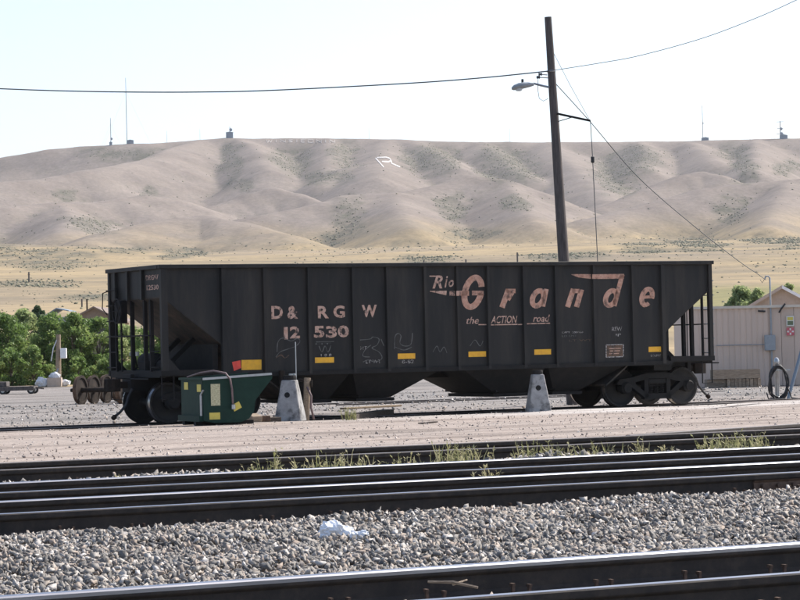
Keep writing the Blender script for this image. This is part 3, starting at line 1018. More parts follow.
# ladders: one on each end corner and one on the side by it
def ladder(xs, y0, y1, zl, zt=3.05):
    root = MB()
    root.bar((xs * (HL + .035), y1, 1.16), (xs * (HL + .035), y1, zt), .05, .05)
    ld = root.build('ladder', M['car_dark'], car)
    for z in zl:
        MB().tube([(xs * (HL + .05), y0, z), (xs * (HL + .05), y1, z)], .013, 6).build('rung', M['galv'] if xs > 0 else M['car_dark'], ld)  # right-end rungs: lighter steel puts their sunlit look into the colour


ladder(1, -1.54, -1.05, [1.25, 1.60, 1.95, 2.30, 2.65, 3.0])
ladder(1, 1.05, 1.54, [1.25, 1.60, 1.95, 2.30, 2.65, 3.0])
ladder(-1, 1.54, .98, [1.25, 1.60, 1.95, 2.30, 2.65, 3.0])
ladder(-1, -1.54, -1.05, [1.25, 1.60], 1.75)
for xs in (-1, 1):
    for ys in (-1, 1):
        mb = MB()
        x0 = xs * (HL - .30); x1 = xs * (HL - .02)
        mb.tube([(x0, ys * 1.5, 1.06), (x0, ys * 1.5, .52), (x1, ys * 1.5, .52), (x1, ys * 1.5, 1.06)], .018, 6)
        mb.build('sill_step', M['car_dark'], car)

# hand brake and air gear on the left end
mb = MB()
ring = [(-HL - .16, .62 + .27 * math.cos(t), 2.52 + .27 * math.sin(t)) for t in [k * math.pi / 12 for k in range(25)]]
mb.tube(ring, .018, 6, caps=False)
bw = mb.build('brake_wheel', M['car_dark'], car)
for k in range(5):
    t = k * 2 * math.pi / 5
    MB().tube([(-HL - .13, .62, 2.52), (-HL - .16, .62 + .26 * math.cos(t), 2.52 + .26 * math.sin(t))], .012, 5).build('spoke', M['car_dark'], bw)
MB().box((-HL - .05, .62, 2.5), (.16, .34, .52)).build('brake_gear_box', M['car_dark'], car, bevel=.02)
MB().tube([(-HL - .06, .62, 2.26), (-HL - .06, .62, 1.15)], .022, 6).build('brake_chain', M['car_dark'], car)
MB().tube([(-HL + .02, 1.5, 3.0), (-HL - .1, 1.62, 2.95), (-HL - .12, 1.62, 2.6), (-HL - .03, 1.55, 2.45)], .014, 6).build('grab_iron', M['car_dark'], car)
MB().lathe([(.0, -.5), (.17, -.44), (.2, -.36), (.2, .36), (.17, .44), (0, .5)], (-HL + .62, .55, 1.36), (0, 1, 0), 18).build('air_reservoir', M['car_dark'], car, smooth=True)
MB().lathe([(.0, -.3), (.13, -.27), (.13, .27), (0, .3)], (-HL + .52, -.55, 1.28), (0, 1, 0), 16).build('brake_cylinder', M['car_dark'], car, smooth=True)
MB().box((-HL + .3, .0, 1.24), (.3, .35, .3)).build('control_valve', M['car_dark'], car, bevel=.03)
for k, (ya, yb) in enumerate(((-1.2, -.2), (-.9, 1.0), (.1, 1.35))):
    MB().tube([(-HL + .25 + .17 * k, ya, 1.14 + .05 * k), (-HL + .25 + .17 * k, yb, 1.14 + .05 * k), (-HL + .55, yb, 1.5)], .018, 6).build('brake_pipe', M['car_dark'], car)
MB().box((-HL + .35, .9, 1.55), (.04, .5, .09)).build('running_board', M['galv'], car)

# hopper bays: four troughs with sloping sheets, each with an outlet gate
MB().box((0, 0, .98), (CL - 3.2, .36, .30)).build('centre_sill', M['car_dark'], car)


def bay(xt0, xt1, xb0, xb1):
    mb = MB()
    yt, yb = 1.50, 1.05
    zt, zb = 1.06, .43
    v = [(xt0, -yt, zt), (xt1, -yt, zt), (xt1, yt, zt), (xt0, yt, zt), (xb0, -yb, zb), (xb1, -yb, zb), (xb1, yb, zb), (xb0, yb, zb)]
    mb.add(v, [(0, 1, 5, 4), (1, 2, 6, 5), (2, 3, 7, 6), (3, 0, 4, 7), (4, 5, 6, 7), (3, 2, 1, 0)])
    o = mb.build('hopper_bay', M['car_dark'], car)
    MB().box(((xb0 + xb1) / 2, 0, .385), (xb1 - xb0 + .12, 2 * yb + .12, .075)).build('outlet_gate', M['car_dark'], o)
    for yy in (-.6, .6):
        MB().bar((xb1 + .02, yy, .40), (xb1 + .02, yy, .72), .05, .05).build('gate_latch', M['car_dark'], o)
    MB().tube([(xb0 - .05, -1.25, .48), (xb0 - .05, 1.25, .48)], .025, 6).build('gate_shaft', M['car_dark'], o)
    return o


bay(2.35 - HL, 4.65 - HL, 3.55 - HL, 4.25 - HL)
bay(4.66 - HL, 7.0 - HL, 5.0 - HL, 5.85 - HL)
bay(7.44 - HL, 9.78 - HL, 8.59 - HL, 9.44 - HL)
bay(9.79 - HL, 12.09 - HL, 10.19 - HL, 10.89 - HL)
# coal-side floor sheets inside
for xs in (-1, 1):
    MB().prism([(.05, 1.6), (.05, 1.56), (1.6, 1.02), (1.6, 1.06)], -1.5, 1.5, lambda a, b, h: (xs * a, h, b)).build('ridge_sheet', M['car_tan'], car)
for x in (-3.55, -1.9, 0, 1.9, 3.55):
    MB().tube([(x, -1.5, 3.2), (x, 1.5, 3.2)], .03, 6).build('cross_tie', M['car_dark'], car)

# trucks
WR = .457
wheel_prof = [(.0, -.012), (.11, -.015), (.115, .055), (.13, .06), (.2, .05), (.34, .035), (.385, .055), (.40, .068), (.447, .068), (.457, -.02), (.462, -.03), (.482, -.048), (.482, -.068), (.40, -.072), (.385, -.04), (.2, -.02), (.12, -.06), (0, -.06)]
wmb = MB().lathe([(r, h) for r, h in wheel_prof], (0, 0, 0), (0, -1, 0), 36)
for i, (r, h) in enumerate(wheel_prof[:-1]):
    pass
wheel_me = wmb.mesh('wheel', M['wheel'], smooth=True)
tread_me = MB().lathe([(.4475, .0685), (.4585, -.018), (.462, -.028)], (0, 0, 0), (0, -1, 0), 36)
tread_me.f = tread_me.f[:-2]; tread_me.m = tread_me.m[:-2]
tread_me = tread_me.mesh('tread', M['tread'], smooth='all')
axle_me = MB().lathe([(.07, -1.06), (.075, -.98), (.09, -.9), (.11, -.75), (.085, -.6), (.085, .6), (.11, .75), (.09, .9), (.075, .98), (.07, 1.06)], (0, 0, 0), (0, 1, 0), 16).mesh('axle', M['wheel'], smooth=True)


def truck(xc):
    mb = MB(); mb.box((xc, 0, .62), (.40, 2.1, .24))
    t = mb.build('truck', M['car_dark'], car, bevel=.03)
    for xa in (-.89, .89):
        ax = link('axle', axle_me, t); ax.location = (xc + xa, 0, WR)
        for ys in (-1, 1):
            w = link('wheel', wheel_me, t)
            w.location = (xc + xa, ys * .755, WR)
            w.rotation_euler = (0, random.uniform(0, 6), 0 if ys < 0 else math.pi)
            tr = link('tread', tread_me, t)
            tr.location = w.location; tr.rotation_euler = (0, 0, 0 if ys < 0 else math.pi)
    for ys in (-1, 1):
        y0, y1 = ys * .93, ys * 1.10
        fr = MB()
        pr = lambda poly: fr.prism(poly, y0, y1, lambda a, b, h: (xc + a, h, b))
        top = [(-1.16, .55), (-1.08, .66), (-.72, .70), (-.30, .80), (.30, .80), (.72, .70), (1.08, .66), (1.16, .55), (1.02, .53), (.70, .565), (.26, .665), (-.26, .665), (-.70, .565), (-1.02, .53)]
        pr(top)
        for s in (-1, 1):
            pr([(s * .70, .60), (s * .86, .56), (s * .36, .20), (s * .20, .22)])
            pr([(s * .26, .70), (s * .37, .70), (s * .37, .22), (s * .26, .22)])
        pr([(-.38, .17), (.38, .17), (.36, .30), (-.36, .30)])
        fr.build('side_frame', M['car_dark'], t)
        for xa in (-.89, .89):
            bx = MB(); bx.lathe([(.0, -.1), (.15, -.1), (.15, .06), (.11, .09), (.11, .12), (0, .12)], (xc + xa, ys * 1.06, WR), (0, ys, 0), 16)
            bx.build('bearing_cap', M['car_dark'], t, smooth=True)
        for k in (-.16, 0, .16):
            sp_ = [(xc + k + .065 * math.cos(a_), ys * 1.0 + .065 * math.sin(a_), .30 + a_ / (2 * math.pi * 5) * .24) for a_ in [j * math.pi / 4 for j in range(41)]]
            MB().tube(sp_, .014, 5).build('coil_spring', M['car_dark'], t)
        MB().box((xc, ys * 1.0, .60), (.5, .2, .13)).build('bolster_end', M['car_dark'], t, bevel=.02)
    for xa in (-.42, .42):
        MB().bar((xc + xa, -.8, .36), (xc + xa, .8, .36), .1, .08).build('brake_beam', M['car_dark'], t)
        for ys in (-1, 1):
            MB().prism([(0, -.16), (.05, -.16), (.09, 0), (.05, .16), (0, .16)], -.05, .05, lambda a, b, h: (xc + (xa + a * (1 if xa > 0 else -1)), ys * .755 + h, WR - .06 + b)).build('brake_shoe', M['rustdark'], t)
    MB().box((xc, 0, .80), (.5, .5, .12)).build('centre_plate', M['car_dark'], t)


truck(1.34 - HL)
truck(CL - 1.34 - HL)
MB().box((1.34 - HL, 0, .99), (.5, 2.7, .26)).build('body_bolster', M['car_dark'], car)
MB().box((HL - 1.34, 0, .99), (.5, 2.7, .26)).build('body_bolster', M['car_dark'], car)

# ---- paint on the side -------------------------------------------------------
YL = -(YP + .004)


def flat(name, polys, m, y=YL, parent=car, px=True, thick=.0035):
    """polys in photo pixels on the side -> thin painted film"""
    mb = MB()
    for pl in polys:
        pts = [side(*q, depth=1.6 + y) for q in pl] if px else pl
        mb.prism(pts, y, y - thick + .002, lambda a, b, h: (a, h, b))
    return mb.build(name, m, parent)


def stroke(pts, w, px=True):
    """polyline -> list of quads with mitred joints; w may vary per point"""
    ws = w if isinstance(w, (list, tuple)) else [w] * len(pts)
    P = [Vector(p) for p in pts]
    L, Rr = [], []
    for i in range(len(P)):
        d = (P[min(i + 1, len(P) - 1)] - P[max(i - 1, 0)])
        d.normalize()
        nrm = Vector((-d.y, d.x))
        L.append(P[i] + nrm * ws[i] / 2); Rr.append(P[i] - nrm * ws[i] / 2)
    return L, Rr


def paint_stroke(name, paths, m, y=YL, parent=car):
    mb = MB()
    for pts, w in paths:
        L, Rr = stroke(pts, w)
        base = len(mb.v)
        for a, b in zip(L, Rr):
            for q in (a, b):
                x, z = side(q.x, q.y, depth=1.6 + y)
                mb.v.append((x, y, z))
        for i in range(len(L) - 1):
            mb.f.append((base + 2 * i, base + 2 * i + 1, base + 2 * i + 3, base + 2 * i + 2)); mb.m.append(0)
    return mb.build(name, m, parent)


def text_mesh(name, s, m, shear=0.0, bold=.0, spacing=1.0):
    cu = bpy.data.curves.new(name, 'FONT')
    cu.body = s
    cu.shear = shear
    cu.offset = bold
    cu.space_character = spacing
    cu.fill_mode = 'FRONT'
    cu.resolution_u = 3
    o = bpy.data.objects.new(name, cu)
    COL.objects.link(o)
    dg = bpy.context.evaluated_depsgraph_get()
    me = bpy.data.meshes.new_from_object(o.evaluated_get(dg))
    bpy.data.objects.remove(o)
    bpy.data.curves.remove(cu)
    me.materials.clear()
    me.materials.append(m)
    return me


def side_text(s, box, m, shear=0.0, bold=.02, y=YL, parent=car, spacing=1.0, name='lettering', fn=None):
    """text fitted into a photo-pixel box (x0, y0, x1, y1) on the car side"""
    me = text_mesh(name, s, m, shear, bold, spacing)
    co = np.empty(len(me.vertices) * 3, np.float32)
    me.vertices.foreach_get('co', co)
    co = co.reshape(-1, 3)
    mn, mx = co.min(0), co.max(0)
    x0, y0, x1, y1 = box
    fx = (co[:, 0] - mn[0]) / (mx[0] - mn[0])
    fy = (co[:, 1] - mn[1]) / (mx[1] - mn[1])
    A = side(x0, y1, 1.6 + y); Bq = side(x1, y1, 1.6 + y); C_ = side(x0, y0, 1.6 + y)
    X = A[0] + fx * (Bq[0] - A[0])
    Z = A[1] + fy * (C_[1] - A[1])
    co = np.stack([X, np.full_like(X, y), Z], -1).astype(np.float32)
    me.vertices.foreach_set('co', co.ravel())
    me.update()
    return link(name, me, parent)


for ch, bx in (('D', (271.5, 306, 283, 319)), ('&', (287.5, 306, 298, 319)), ('R', (318, 306, 329, 318.5)), ('G', (333.5, 305.5, 345, 318)), ('W', (362, 305, 377, 317.5)), ('1', (284, 327, 288, 339.5)), ('2', (290, 326.5, 300, 338.5)), ('5', (314, 326, 324.5, 338)), ('3', (326, 326, 337, 338)), ('0', (338, 325.5, 349, 337.5))):
    side_text(ch, bx, M['letter_worn'], bold=.035)

# road name in slanted speed lettering
def ell(cx, cy, rx, ry, a0, a1, sh=.32, n=22):
    """slanted arc in photo pixels; angles in degrees, y down"""
    out = []
    for k in range(n + 1):
        a = R(a0 + (a1 - a0) * k / n)
        yy = ry * math.sin(a)
        out.append((cx + rx * math.cos(a) - yy * sh, cy + yy))
    return out


L1 = M['letter']
paint_stroke('lettering', [(ell(473, 292.3, 8.2, 14.6, -22, -180, .18), 6.0), (ell(473, 292.3, 8.2, 14.6, 180, 3, .18), 6.0), ([(472, 293), (483.5, 293)], 4.6)], L1)          # G
paint_stroke('lettering', [([(460.3, 293.3), (469, 293.3)], 5)], L1)
paint_stroke('lettering', [([(456.4, 293.3), (460.6, 293.3)], 5)], M['letter_worn'], y=-(YR + .003))
paint_stroke('lettering', [([(449.5, 293.2), (456.4, 293.3)], 4.8)], M['letter_worn'])
paint_stroke('lettering', [([(502, 307.5), (508.5, 289.5)], 5.5), ([(506, 291), (515.5, 291)], 4.4), ([(512.5, 292.5), (508, 300)], 4)], L1)    # r
paint_stroke('lettering', [(ell(538, 298.3, 5.4, 7.6, 0, 360, .25), 5.2), ([(546.5, 289), (543, 306.5)], 4.4)], L1)                             # a
paint_stroke('lettering', [([(567.5, 307), (573.5, 289)], 5.2), ([(572, 291), (580, 291)], 4.2), ([(581.5, 289.5), (576.5, 307)], 5.2)], L1)    # n
paint_stroke('lettering', [(ell(611, 298, 5.2, 7.4, 0, 360, .25), 5.0), ([(622.3, 274.5), (614.3, 306)], 4.6)], L1)                              # d
paint_stroke('lettering', [([(571.5, 274.5), (579, 275.8), (592.2, 276.6)], [.6, 3.4, 4.8])], L1)
paint_stroke('lettering', [([(597.2, 276.6), (624, 276.3)], [4.8, 4.8])], L1)
paint_stroke('lettering', [([(592.2, 276.6), (597.2, 276.6)], 4.6)], L1, y=-(YR + .003))
paint_stroke('lettering', [(ell(647, 297, 5.0, 7.9, 10, -270, .22), 4.9), ([(644, 297.2), (651.5, 296.8)], 3.0), (ell(647, 297, 5.0, 7.9, 90, 50, .22), 4.0)], L1)   # e
side_text('R', (432.5, 275.5, 443, 288.5), M['letter_worn'], .35, .02)
paint_stroke('lettering', [([(429.5, 276.2), (437, 276.2)], 1.2)], M['letter_worn'])
side_text('i', (444.5, 276, 448, 287.5), M['letter_worn'], .3, .02)
side_text('o', (448.5, 280, 454, 287), M['letter_worn'], .3, .02)
paint_stroke('lettering', [([(430, 291.2), (438, 292), (446.5, 293)], [.8, 2.6, 4.6])], M['letter_worn'])
side_text('the', (466.5, 317, 479, 324), M['letter_worn'], .3, .012)
side_text('ACTION', (491, 316, 517.5, 323.5), M['letter_worn'], .3, .012)
side_text('road', (533, 315, 550, 322), M['letter_worn'], .3, .012)
paint_stroke('lettering', [([(478.5, 324.6), (489, 324.6)], 1.0)], M['letter_worn'])
paint_stroke('lettering', [([(490.5, 324.9), (517.5, 324.3)], 1.0)], M['letter_worn'])
paint_stroke('lettering', [([(518, 324.5), (522.5, 324.4)], .9)], M['letter_worn'])
paint_stroke('lettering', [([(527, 323.8), (550, 323.2)], 1.0)], M['letter_worn'])

# yellow reflector strips, red tag, stencil data and data plate
for (x0, y0, x1, y1) in ((241.5, 360, 261.5, 370), (315, 357.5, 334, 363), (397.8, 353.6, 415.2, 359), (468.5, 351.6, 486, 357), (534.3, 349.5, 551, 354.8), (648.6, 346.8, 664.6, 352)):
    flat('reflector_strip', [[(x0, y0), (x1, y0 - .4), (x1, y1 - .4), (x0, y1)]], M['yellow'])
flat('red_tag', [[(232, 362), (240.5, 360.3), (241, 368), (234, 371)]], M['red'])
side_text('HT', (315.5, 343.2, 331, 344.6), M['graffiti'], 0, .0, name='stencil')
for s, bx in (('1 8 8', (321, 354, 331.5, 356.6)), ('HT', (360.5, 346.5, 367, 350)), ('LT WT', (366, 360, 381, 363.5)), ('8-82', (402, 360, 414, 363.5)), ('REW', (612, 327, 622, 331)), ('IP', (616, 333.5, 621, 336.5)), ('LDLMT', (651, 354.6, 661, 356.6))):
    side_text(s, bx, M['letter_white'], 0, .0, name='stencil')
side_text('CAPY', (562, 331.5, 570, 333.3), M['letter_white'], 0, 0, name='stencil')
side_text('200000', (572, 331.4, 583, 333.2), M['letter_white'], 0, 0, name='stencil')
side_text('LD LMT', (562, 335.2, 577, 337), M['graffiti'], 0, 0, name='stencil')
side_text('LT WT', (569, 339.6, 592, 341.6), M['graffiti_b'], 0, 0, name='stencil')
pl_ = flat('data_plate', [[(606, 345), (623.5, 344.4), (623.5, 356.6), (606, 357.2)]], M['graffiti_b'])
paint_stroke('plate_border', [([(606, 345), (623.5, 344.4)], .9), ([(623.3, 344.4), (623.3, 356.6)], .9), ([(623.5, 356.6), (606, 357.2)], .9), ([(606.2, 357.2), (606.2, 345)], .9)], M['letter_white'], y=YL - .004, parent=pl_)
paint_stroke('plate_text', [([(609, 348.5), (621, 348.2)], .8), ([(610, 351), (620, 350.7)], .8), ([(609, 353.7), (619, 353.4)], .8)], M['letter_worn'], y=YL - .004, parent=pl_)
# faint chalk scrawls
def scrawl(pts, w=.7, m='graffiti'):
    out = []
    P = [Vector(p) for p in pts]
    for i in range(len(P) - 1):
        p0, p1, p2, p3 = P[max(i - 1, 0)], P[i], P[i + 1], P[min(i + 2, len(P) - 1)]
        for k in range(6):
            t = k / 6
            q = .5 * ((2 * p1) + (p2 - p0) * t + (2 * p0 - 5 * p1 + 4 * p2 - p3) * t * t + (3 * p1 - p0 - 3 * p2 + p3) * t ** 3)
            out.append((q.x, q.y))
    out.append(tuple(P[-1]))
    paint_stroke('chalk_scrawl', [(out, [w * (.55 + .75 * abs(math.sin(.31 * k + pts[0][0]))) for k in range(len(out))])], M[m])


scrawl([(277, 352), (278, 342), (283, 338), (291, 341), (297, 338.5), (300, 341), (296, 346), (288, 349), (280, 352), (276, 357)])
scrawl([(276, 358), (281, 355), (285, 358), (289, 355)], .8, 'graffiti_b')
scrawl([(316, 342), (334, 341.5)])
scrawl([(319, 346), (322, 352), (325, 346), (328, 352), (331, 345.5)])
scrawl([(360, 340), (370, 339), (373, 337), (379, 339), (377, 345), (372, 348), (379, 352), (382, 358), (376, 362), (368, 360), (363, 362)])
scrawl([(371, 345), (365, 350), (363, 356), (370, 357)])
scrawl([(381, 339), (384, 346)])
scrawl([(394.5, 349), (395, 337), (398, 333.5), (401, 336), (400, 343), (405, 346), (411, 344), (412.5, 333)])
scrawl([(395, 347), (404, 350), (412, 347)])
scrawl([(433, 352), (437, 346), (440, 352), (444, 347), (447, 353)], .6)
scrawl([(470, 346), (475, 340), (480, 346), (483, 341)], .6)
# reporting marks on the end sheet
def end_text(s, y0, y1, z0, z1):
    me = text_mesh('end_lettering', s, M['letter_worn'], 0, .02)
    co = np.empty(len(me.vertices) * 3, np.float32); me.vertices.foreach_get('co', co); co = co.reshape(-1, 3)
    mn, mx = co.min(0), co.max(0)
    fx = (co[:, 0] - mn[0]) / (mx[0] - mn[0]); fy = (co[:, 1] - mn[1]) / (mx[1] - mn[1])
    c2 = np.stack([np.full(len(fx), -HL + .037), y0 + fx * (y1 - y0), z0 + fy * (z1 - z0)], -1)
    me.vertices.foreach_set('co', c2.astype(np.float32).ravel()); me.update()
    link('end_lettering', me, car)


end_text('DRGW', -.66, -1.38, 3.17, 3.28)
end_text('12530', -.70, -1.38, 2.95, 3.06)

# ================================================================== POLE AND WIRES
def vplane(px, py, A, D):
    """point on the upright plane through A along D seen at a photo pixel"""
    nrm = Vector((-D.y, D.x, 0))
    d = ray(px, py)
    s = (A - CAM).dot(nrm) / d.dot(nrm)
    return CAM + d * s


PY_ = 70.0
p_top = on_y(548, 17, PY_)
p_mid = on_y(563.7, 260, PY_)
ax_ = (p_mid - p_top) / (p_top.z - p_mid.z)
p_base = p_top + ax_ * (p_top.z + .1)
pole = thing('utility_pole', 'leaning dark wooden utility pole with a street lamp behind the hopper car', 'utility pole', p_base)
inv = -p_base
lp = lambda P: Vector(P) + inv
MB().tube([lp(p_base - Vector((0, 0, .3))), lp(p_mid), lp(p_top)], [.165, .148, .095], 18).build('pole_shaft', M['pole'], pole, smooth=True)
ofy = Vector((0, -.14, 0))
q = lambda x, y: lp(on_y(x, y, PY_) + ofy)
MB().tube([q(549, 87.8), q(541, 86), q(533, 83.8)], .03, 8).build('lamp_arm', M['galv'], pole, smooth=True)
mb = MB()
hp = [(533.5, 84.2), (530, 84.6), (524, 85.2), (518, 86.4), (513.5, 87.6), (511.3, 88.4)]
hr = [(.05, .04), (.09, .06), (.14, .085), (.15, .09), (.12, .07), (.04, .03)]
base = 0
for (x, y), (rw, rh) in zip(hp, hr):
    c = q(x, y + .6)
    for k in range(14):
        t = 2 * math.pi * k / 14
        mb.v.append(tuple(c + Vector((0, rw * math.cos(t), rh * math.sin(t)))))
for i in range(len(hp) - 1):
    for k in range(14):
        mb.f.append((i * 14 + k, i * 14 + (k + 1) % 14, (i + 1) * 14 + (k + 1) % 14, (i + 1) * 14 + k)); mb.m.append(0)
mb.f += [tuple(range(14)), tuple(range(70, 84))]; mb.m += [0, 0]
lh = mb.build('lamp_head', M['lampgrey'], pole, smooth=True)
c = q(518.5, 89.6)
MB().lathe([(.11, .03), (.105, 0), (.07, -.05), (.0, -.06)], c, (0, 0, 1), 14).build('lamp_lens', M['lens'], lh, smooth=True)
MB().lathe([(.03, 0), (.034, .03), (.034, .09), (.01, .10)], q(522.3, 83.2), (0, 0, 1), 10).build('photocell', M['rubber'], lh, smooth=True)
MB().tube([q(556.5, 114), q(590, 121.2)], .03, 8).build('bracket_arm', M['car_dark'], pole)
MB().tube([q(557.5, 122), q(572, 117.6)], .012, 6).build('arm_brace', M['car_dark'], pole)
for x0, y0, x1, y1 in ((547, 75.5, 540, 74.8), (548, 78.5, 538, 77.8)):
    MB().tube([q(x0, y0), q(x1, y1)], .014, 6).build('service_bracket', M['galv'], pole)
    MB().lathe([(.02, -.05), (.045, -.04), (.03, 0), (.045, .04), (.02, .05)], q(x1, y1), (1, 0, 0), 10).build('insulator', M['cable'], pole, smooth=True)
MB().tube([q(538, 76), q(537.5, 90), q(539, 99), (q(543, 101.5)), q(548, 99)], .008, 5).build('drip_loop', M['cable'], pole)
MB().lathe([(.12, 0), (.125, .02), (.12, .04)], lp(on_y(551.3, 72, PY_)), (-ax_), 16).build('pole_band', M['galv'], pole)
MB().tube([q(553, 53), q(570, 86), q(589, 120)], .007, 5).build('arm_stay', M['cable'], pole)
cordt = MB(); cordt.tube([q(590, 121), q(592.3, 160), q(597, 256), q(600, 330)], .011, 6)
cd_ = cordt.build('hanging_cord', M['cable'], pole)
MB().lathe([(.02, -.09), (.05, -.07), (.05, .07), (.02, .09)], q(592.3, 160), (0, 0, 1), 10).build('cord_weight', M['rubber'], cd_, smooth=True)


def wire(label, pts_px, A, D, r, name='overhead_wire'):
    P = [vplane(x, y, A, D) for x, y in pts_px]
    out = []
    for i in range(len(P) - 1):
        p0, p1, p2, p3 = P[max(i - 1, 0)], P[i], P[i + 1], P[min(i + 2, len(P) - 1)]
        for k in range(8):
            t = k / 8
            out.append(.5 * ((2 * p1) + (p2 - p0) * t + (2 * p0 - 5 * p1 + 4 * p2 - p3) * t * t + (3 * p1 - p0 - 3 * p2 + p3) * t ** 3))
    out.append(P[-1])
    return MB().tube(out, r, 6).build(name, M['cable'], None, smooth='all', label=label, cat='wire')


A_ = on_y(549.5, 71, PY_) + Vector((0, -.13, 0))
wire('twisted cable strung from the utility pole over the hopper car', [(-420, 72), (-200, 80), (-60, 86), (0, 88.7), (60, 90.8), (127, 92), (200, 92), (270, 90.4), (400, 83.8), (480, 78), (549.5, 71)], A_, Vector((-1, .32, 0)), .017)
wire('thin cable rising from the utility pole over the shed', [(549.5, 71), (600, 63), (640, 55.5), (700, 39), (750, 20.5), (790, 3), (850, -27), (1000, -115)], A_, Vector((1, -.6, 0)), .009)

# ================================================================== SHED, GABLE HUT
SY = 90.6
shed = thing('steel_shed', 'low beige steel shed with ribbed walls and a cream roof edge', 'shed', (on_y(760, 386, SY).x, SY, -.1))
sx0 = on_y(688, 386, SY).x; sx1 = on_y(770.5, 386, SY).x; sx2 = sx1 + 5.2
zt_ = on_y(760, 308, SY).z
lo = shed.location.copy()
L_ = lambda x, y, z: (x - lo.x, y - lo.y, z - lo.z)
bw_ = .2
nb = int((sx1 - sx0) / bw_)
bd = MB().prism([(0, 0), (.035, -.022), (.15, -.022), (.185, 0), (.2, 0), (.2, .03), (0, .03)], 0, zt_ + .1, lambda a, b, h: (a, b, h)).mesh('wall_panel', M['shed'])
for k in range(nb):
    o = link('wall_panel', bd, shed); o.location = L_(sx1 - (k + 1) * bw_, SY, -.1)
x = sx1
for w in (.42, .44, 1.0, 1.0, 1.0, 1.0):
    MB().box((0, 0, 0), (w - .012, .05, zt_ + .1)).build('wall_panel', M['shed'], shed).location = L_(x + w / 2, SY + .02, (zt_ - .1) / 2)
    x += w
sx2 = x
MB().box(L_((sx0 + sx2) / 2, SY + 1.9, zt_ + .045), (sx2 - sx0 + .1, 4.0, .09)).build('roof', M['shedtrim'], shed)
MB().box(L_(sx0 - .02, SY + 1.9, (zt_ - .1) / 2), (.05, 3.7, zt_ + .1)).build('side_wall', M['shed'], shed)
MB().box(L_(sx2 + .02, SY + 1.9, (zt_ - .1) / 2), (.05, 3.7, zt_ + .1)).build('side_wall', M['shed'], shed)
MB().box(L_((sx0 + sx2) / 2, SY + 3.75, (zt_ - .1) / 2), (sx2 - sx0, .05, zt_ + .1)).build('back_wall', M['shed'], shed)
yy = SY - .07
Z_ = lambda px, py: on_y(px, py, yy)
P0, P1 = Z_(716, 345.5), Z_(766, 344.5)
MB().tube([L_(P0.x, yy, P0.z), L_(P1.x, yy, P1.z)], .014, 6).build('conduit', M['lampgrey'], shed)
a, b = Z_(764.7, 350.5), Z_(775, 335)
MB().box(L_((a.x + b.x) / 2, yy - .03, (a.z + b.z) / 2), (b.x - a.x, .14, b.z - a.z)).build('electric_box', M['lampgrey'], shed, bevel=.01)
mast_top = Z_(769.8, 278)
MB().tube([L_(mast_top.x, yy, .3), L_(mast_top.x, yy, mast_top.z), L_(mast_top.x - .05, yy, mast_top.z + .06), L_(mast_top.x - .14, yy, mast_top.z + .06), L_(mast_top.x - .17, yy, mast_top.z - .02)], .03, 8).build('service_mast', M['lampgrey'], shed, smooth=True)
MB().tube([L_(mast_top.x - .17, yy, mast_top.z - .02), L_(mast_top.x - .27, yy, mast_top.z - .16), L_(mast_top.x - .33, yy, mast_top.z - .05)], .012, 5).build('drip_loop', M['cable'], shed)
a = Z_(779, 309)
MB().tube([L_(a.x, yy, a.z - .12), L_(a.x + .08, yy - .08, a.z + .02), L_(a.x + .2, yy - .1, a.z + .18)], .03, 6).build('wall_bracket', M['rubber'], shed)
a = Z_(758, 311)
MB().tube([L_(a.x, yy, a.z), L_(a.x + .25, yy, a.z - .02)], .03, 6).build('wall_clip', M['rubber'], shed)
def sign(name, x0, y0, x1, y1, m, items, label):
    a, b = Z_(x0, y1), Z_(x1, y0)
    s = MB().box(L_((a.x + b.x) / 2, yy - .01, (a.z + b.z) / 2), (b.x - a.x, .02, b.z - a.z)).build(name, m, shed)
    s['label'] = label
    for k, (fx0, fy0, fx1, fy1, mm) in enumerate(items):
        w, h = b.x - a.x, b.z - a.z
        MB().box(L_(a.x + w * (fx0 + fx1) / 2, yy - .0225, a.z + h * (fy0 + fy1) / 2), (w * (fx1 - fx0), .006, h * (fy1 - fy0))).build('sign_mark', mm, s)


sign('notice_sign', 786.5, 316, 793.8, 326, M['signW'], [(.12, .58, .88, .9, M['labelY']), (.12, .1, .88, .5, M['signG'])], 'white notice sign with yellow and olive blocks')
sign('fire_sign', 786.7, 327.5, 794, 335.5, M['tarpink'], [(.40, .08, .60, .34, M['signW']), (.40, .66, .60, .92, M['signW']), (.06, .4, .32, .6, M['signW']), (.68, .4, .94, .6, M['signW'])], 'pink red sign with white marks')
wire('service drop wire running from the utility pole down to the shed mast', [(556, 84), (590, 121.5), (640, 179), (700, 231), (740, 262), (757, 273.5), (766, 280)], on_y(556, 84, PY_), (Vector((mast_top.x, yy, 0)) - Vector((on_y(556, 84, PY_).x, PY_, 0))), .012, 'service_wire')

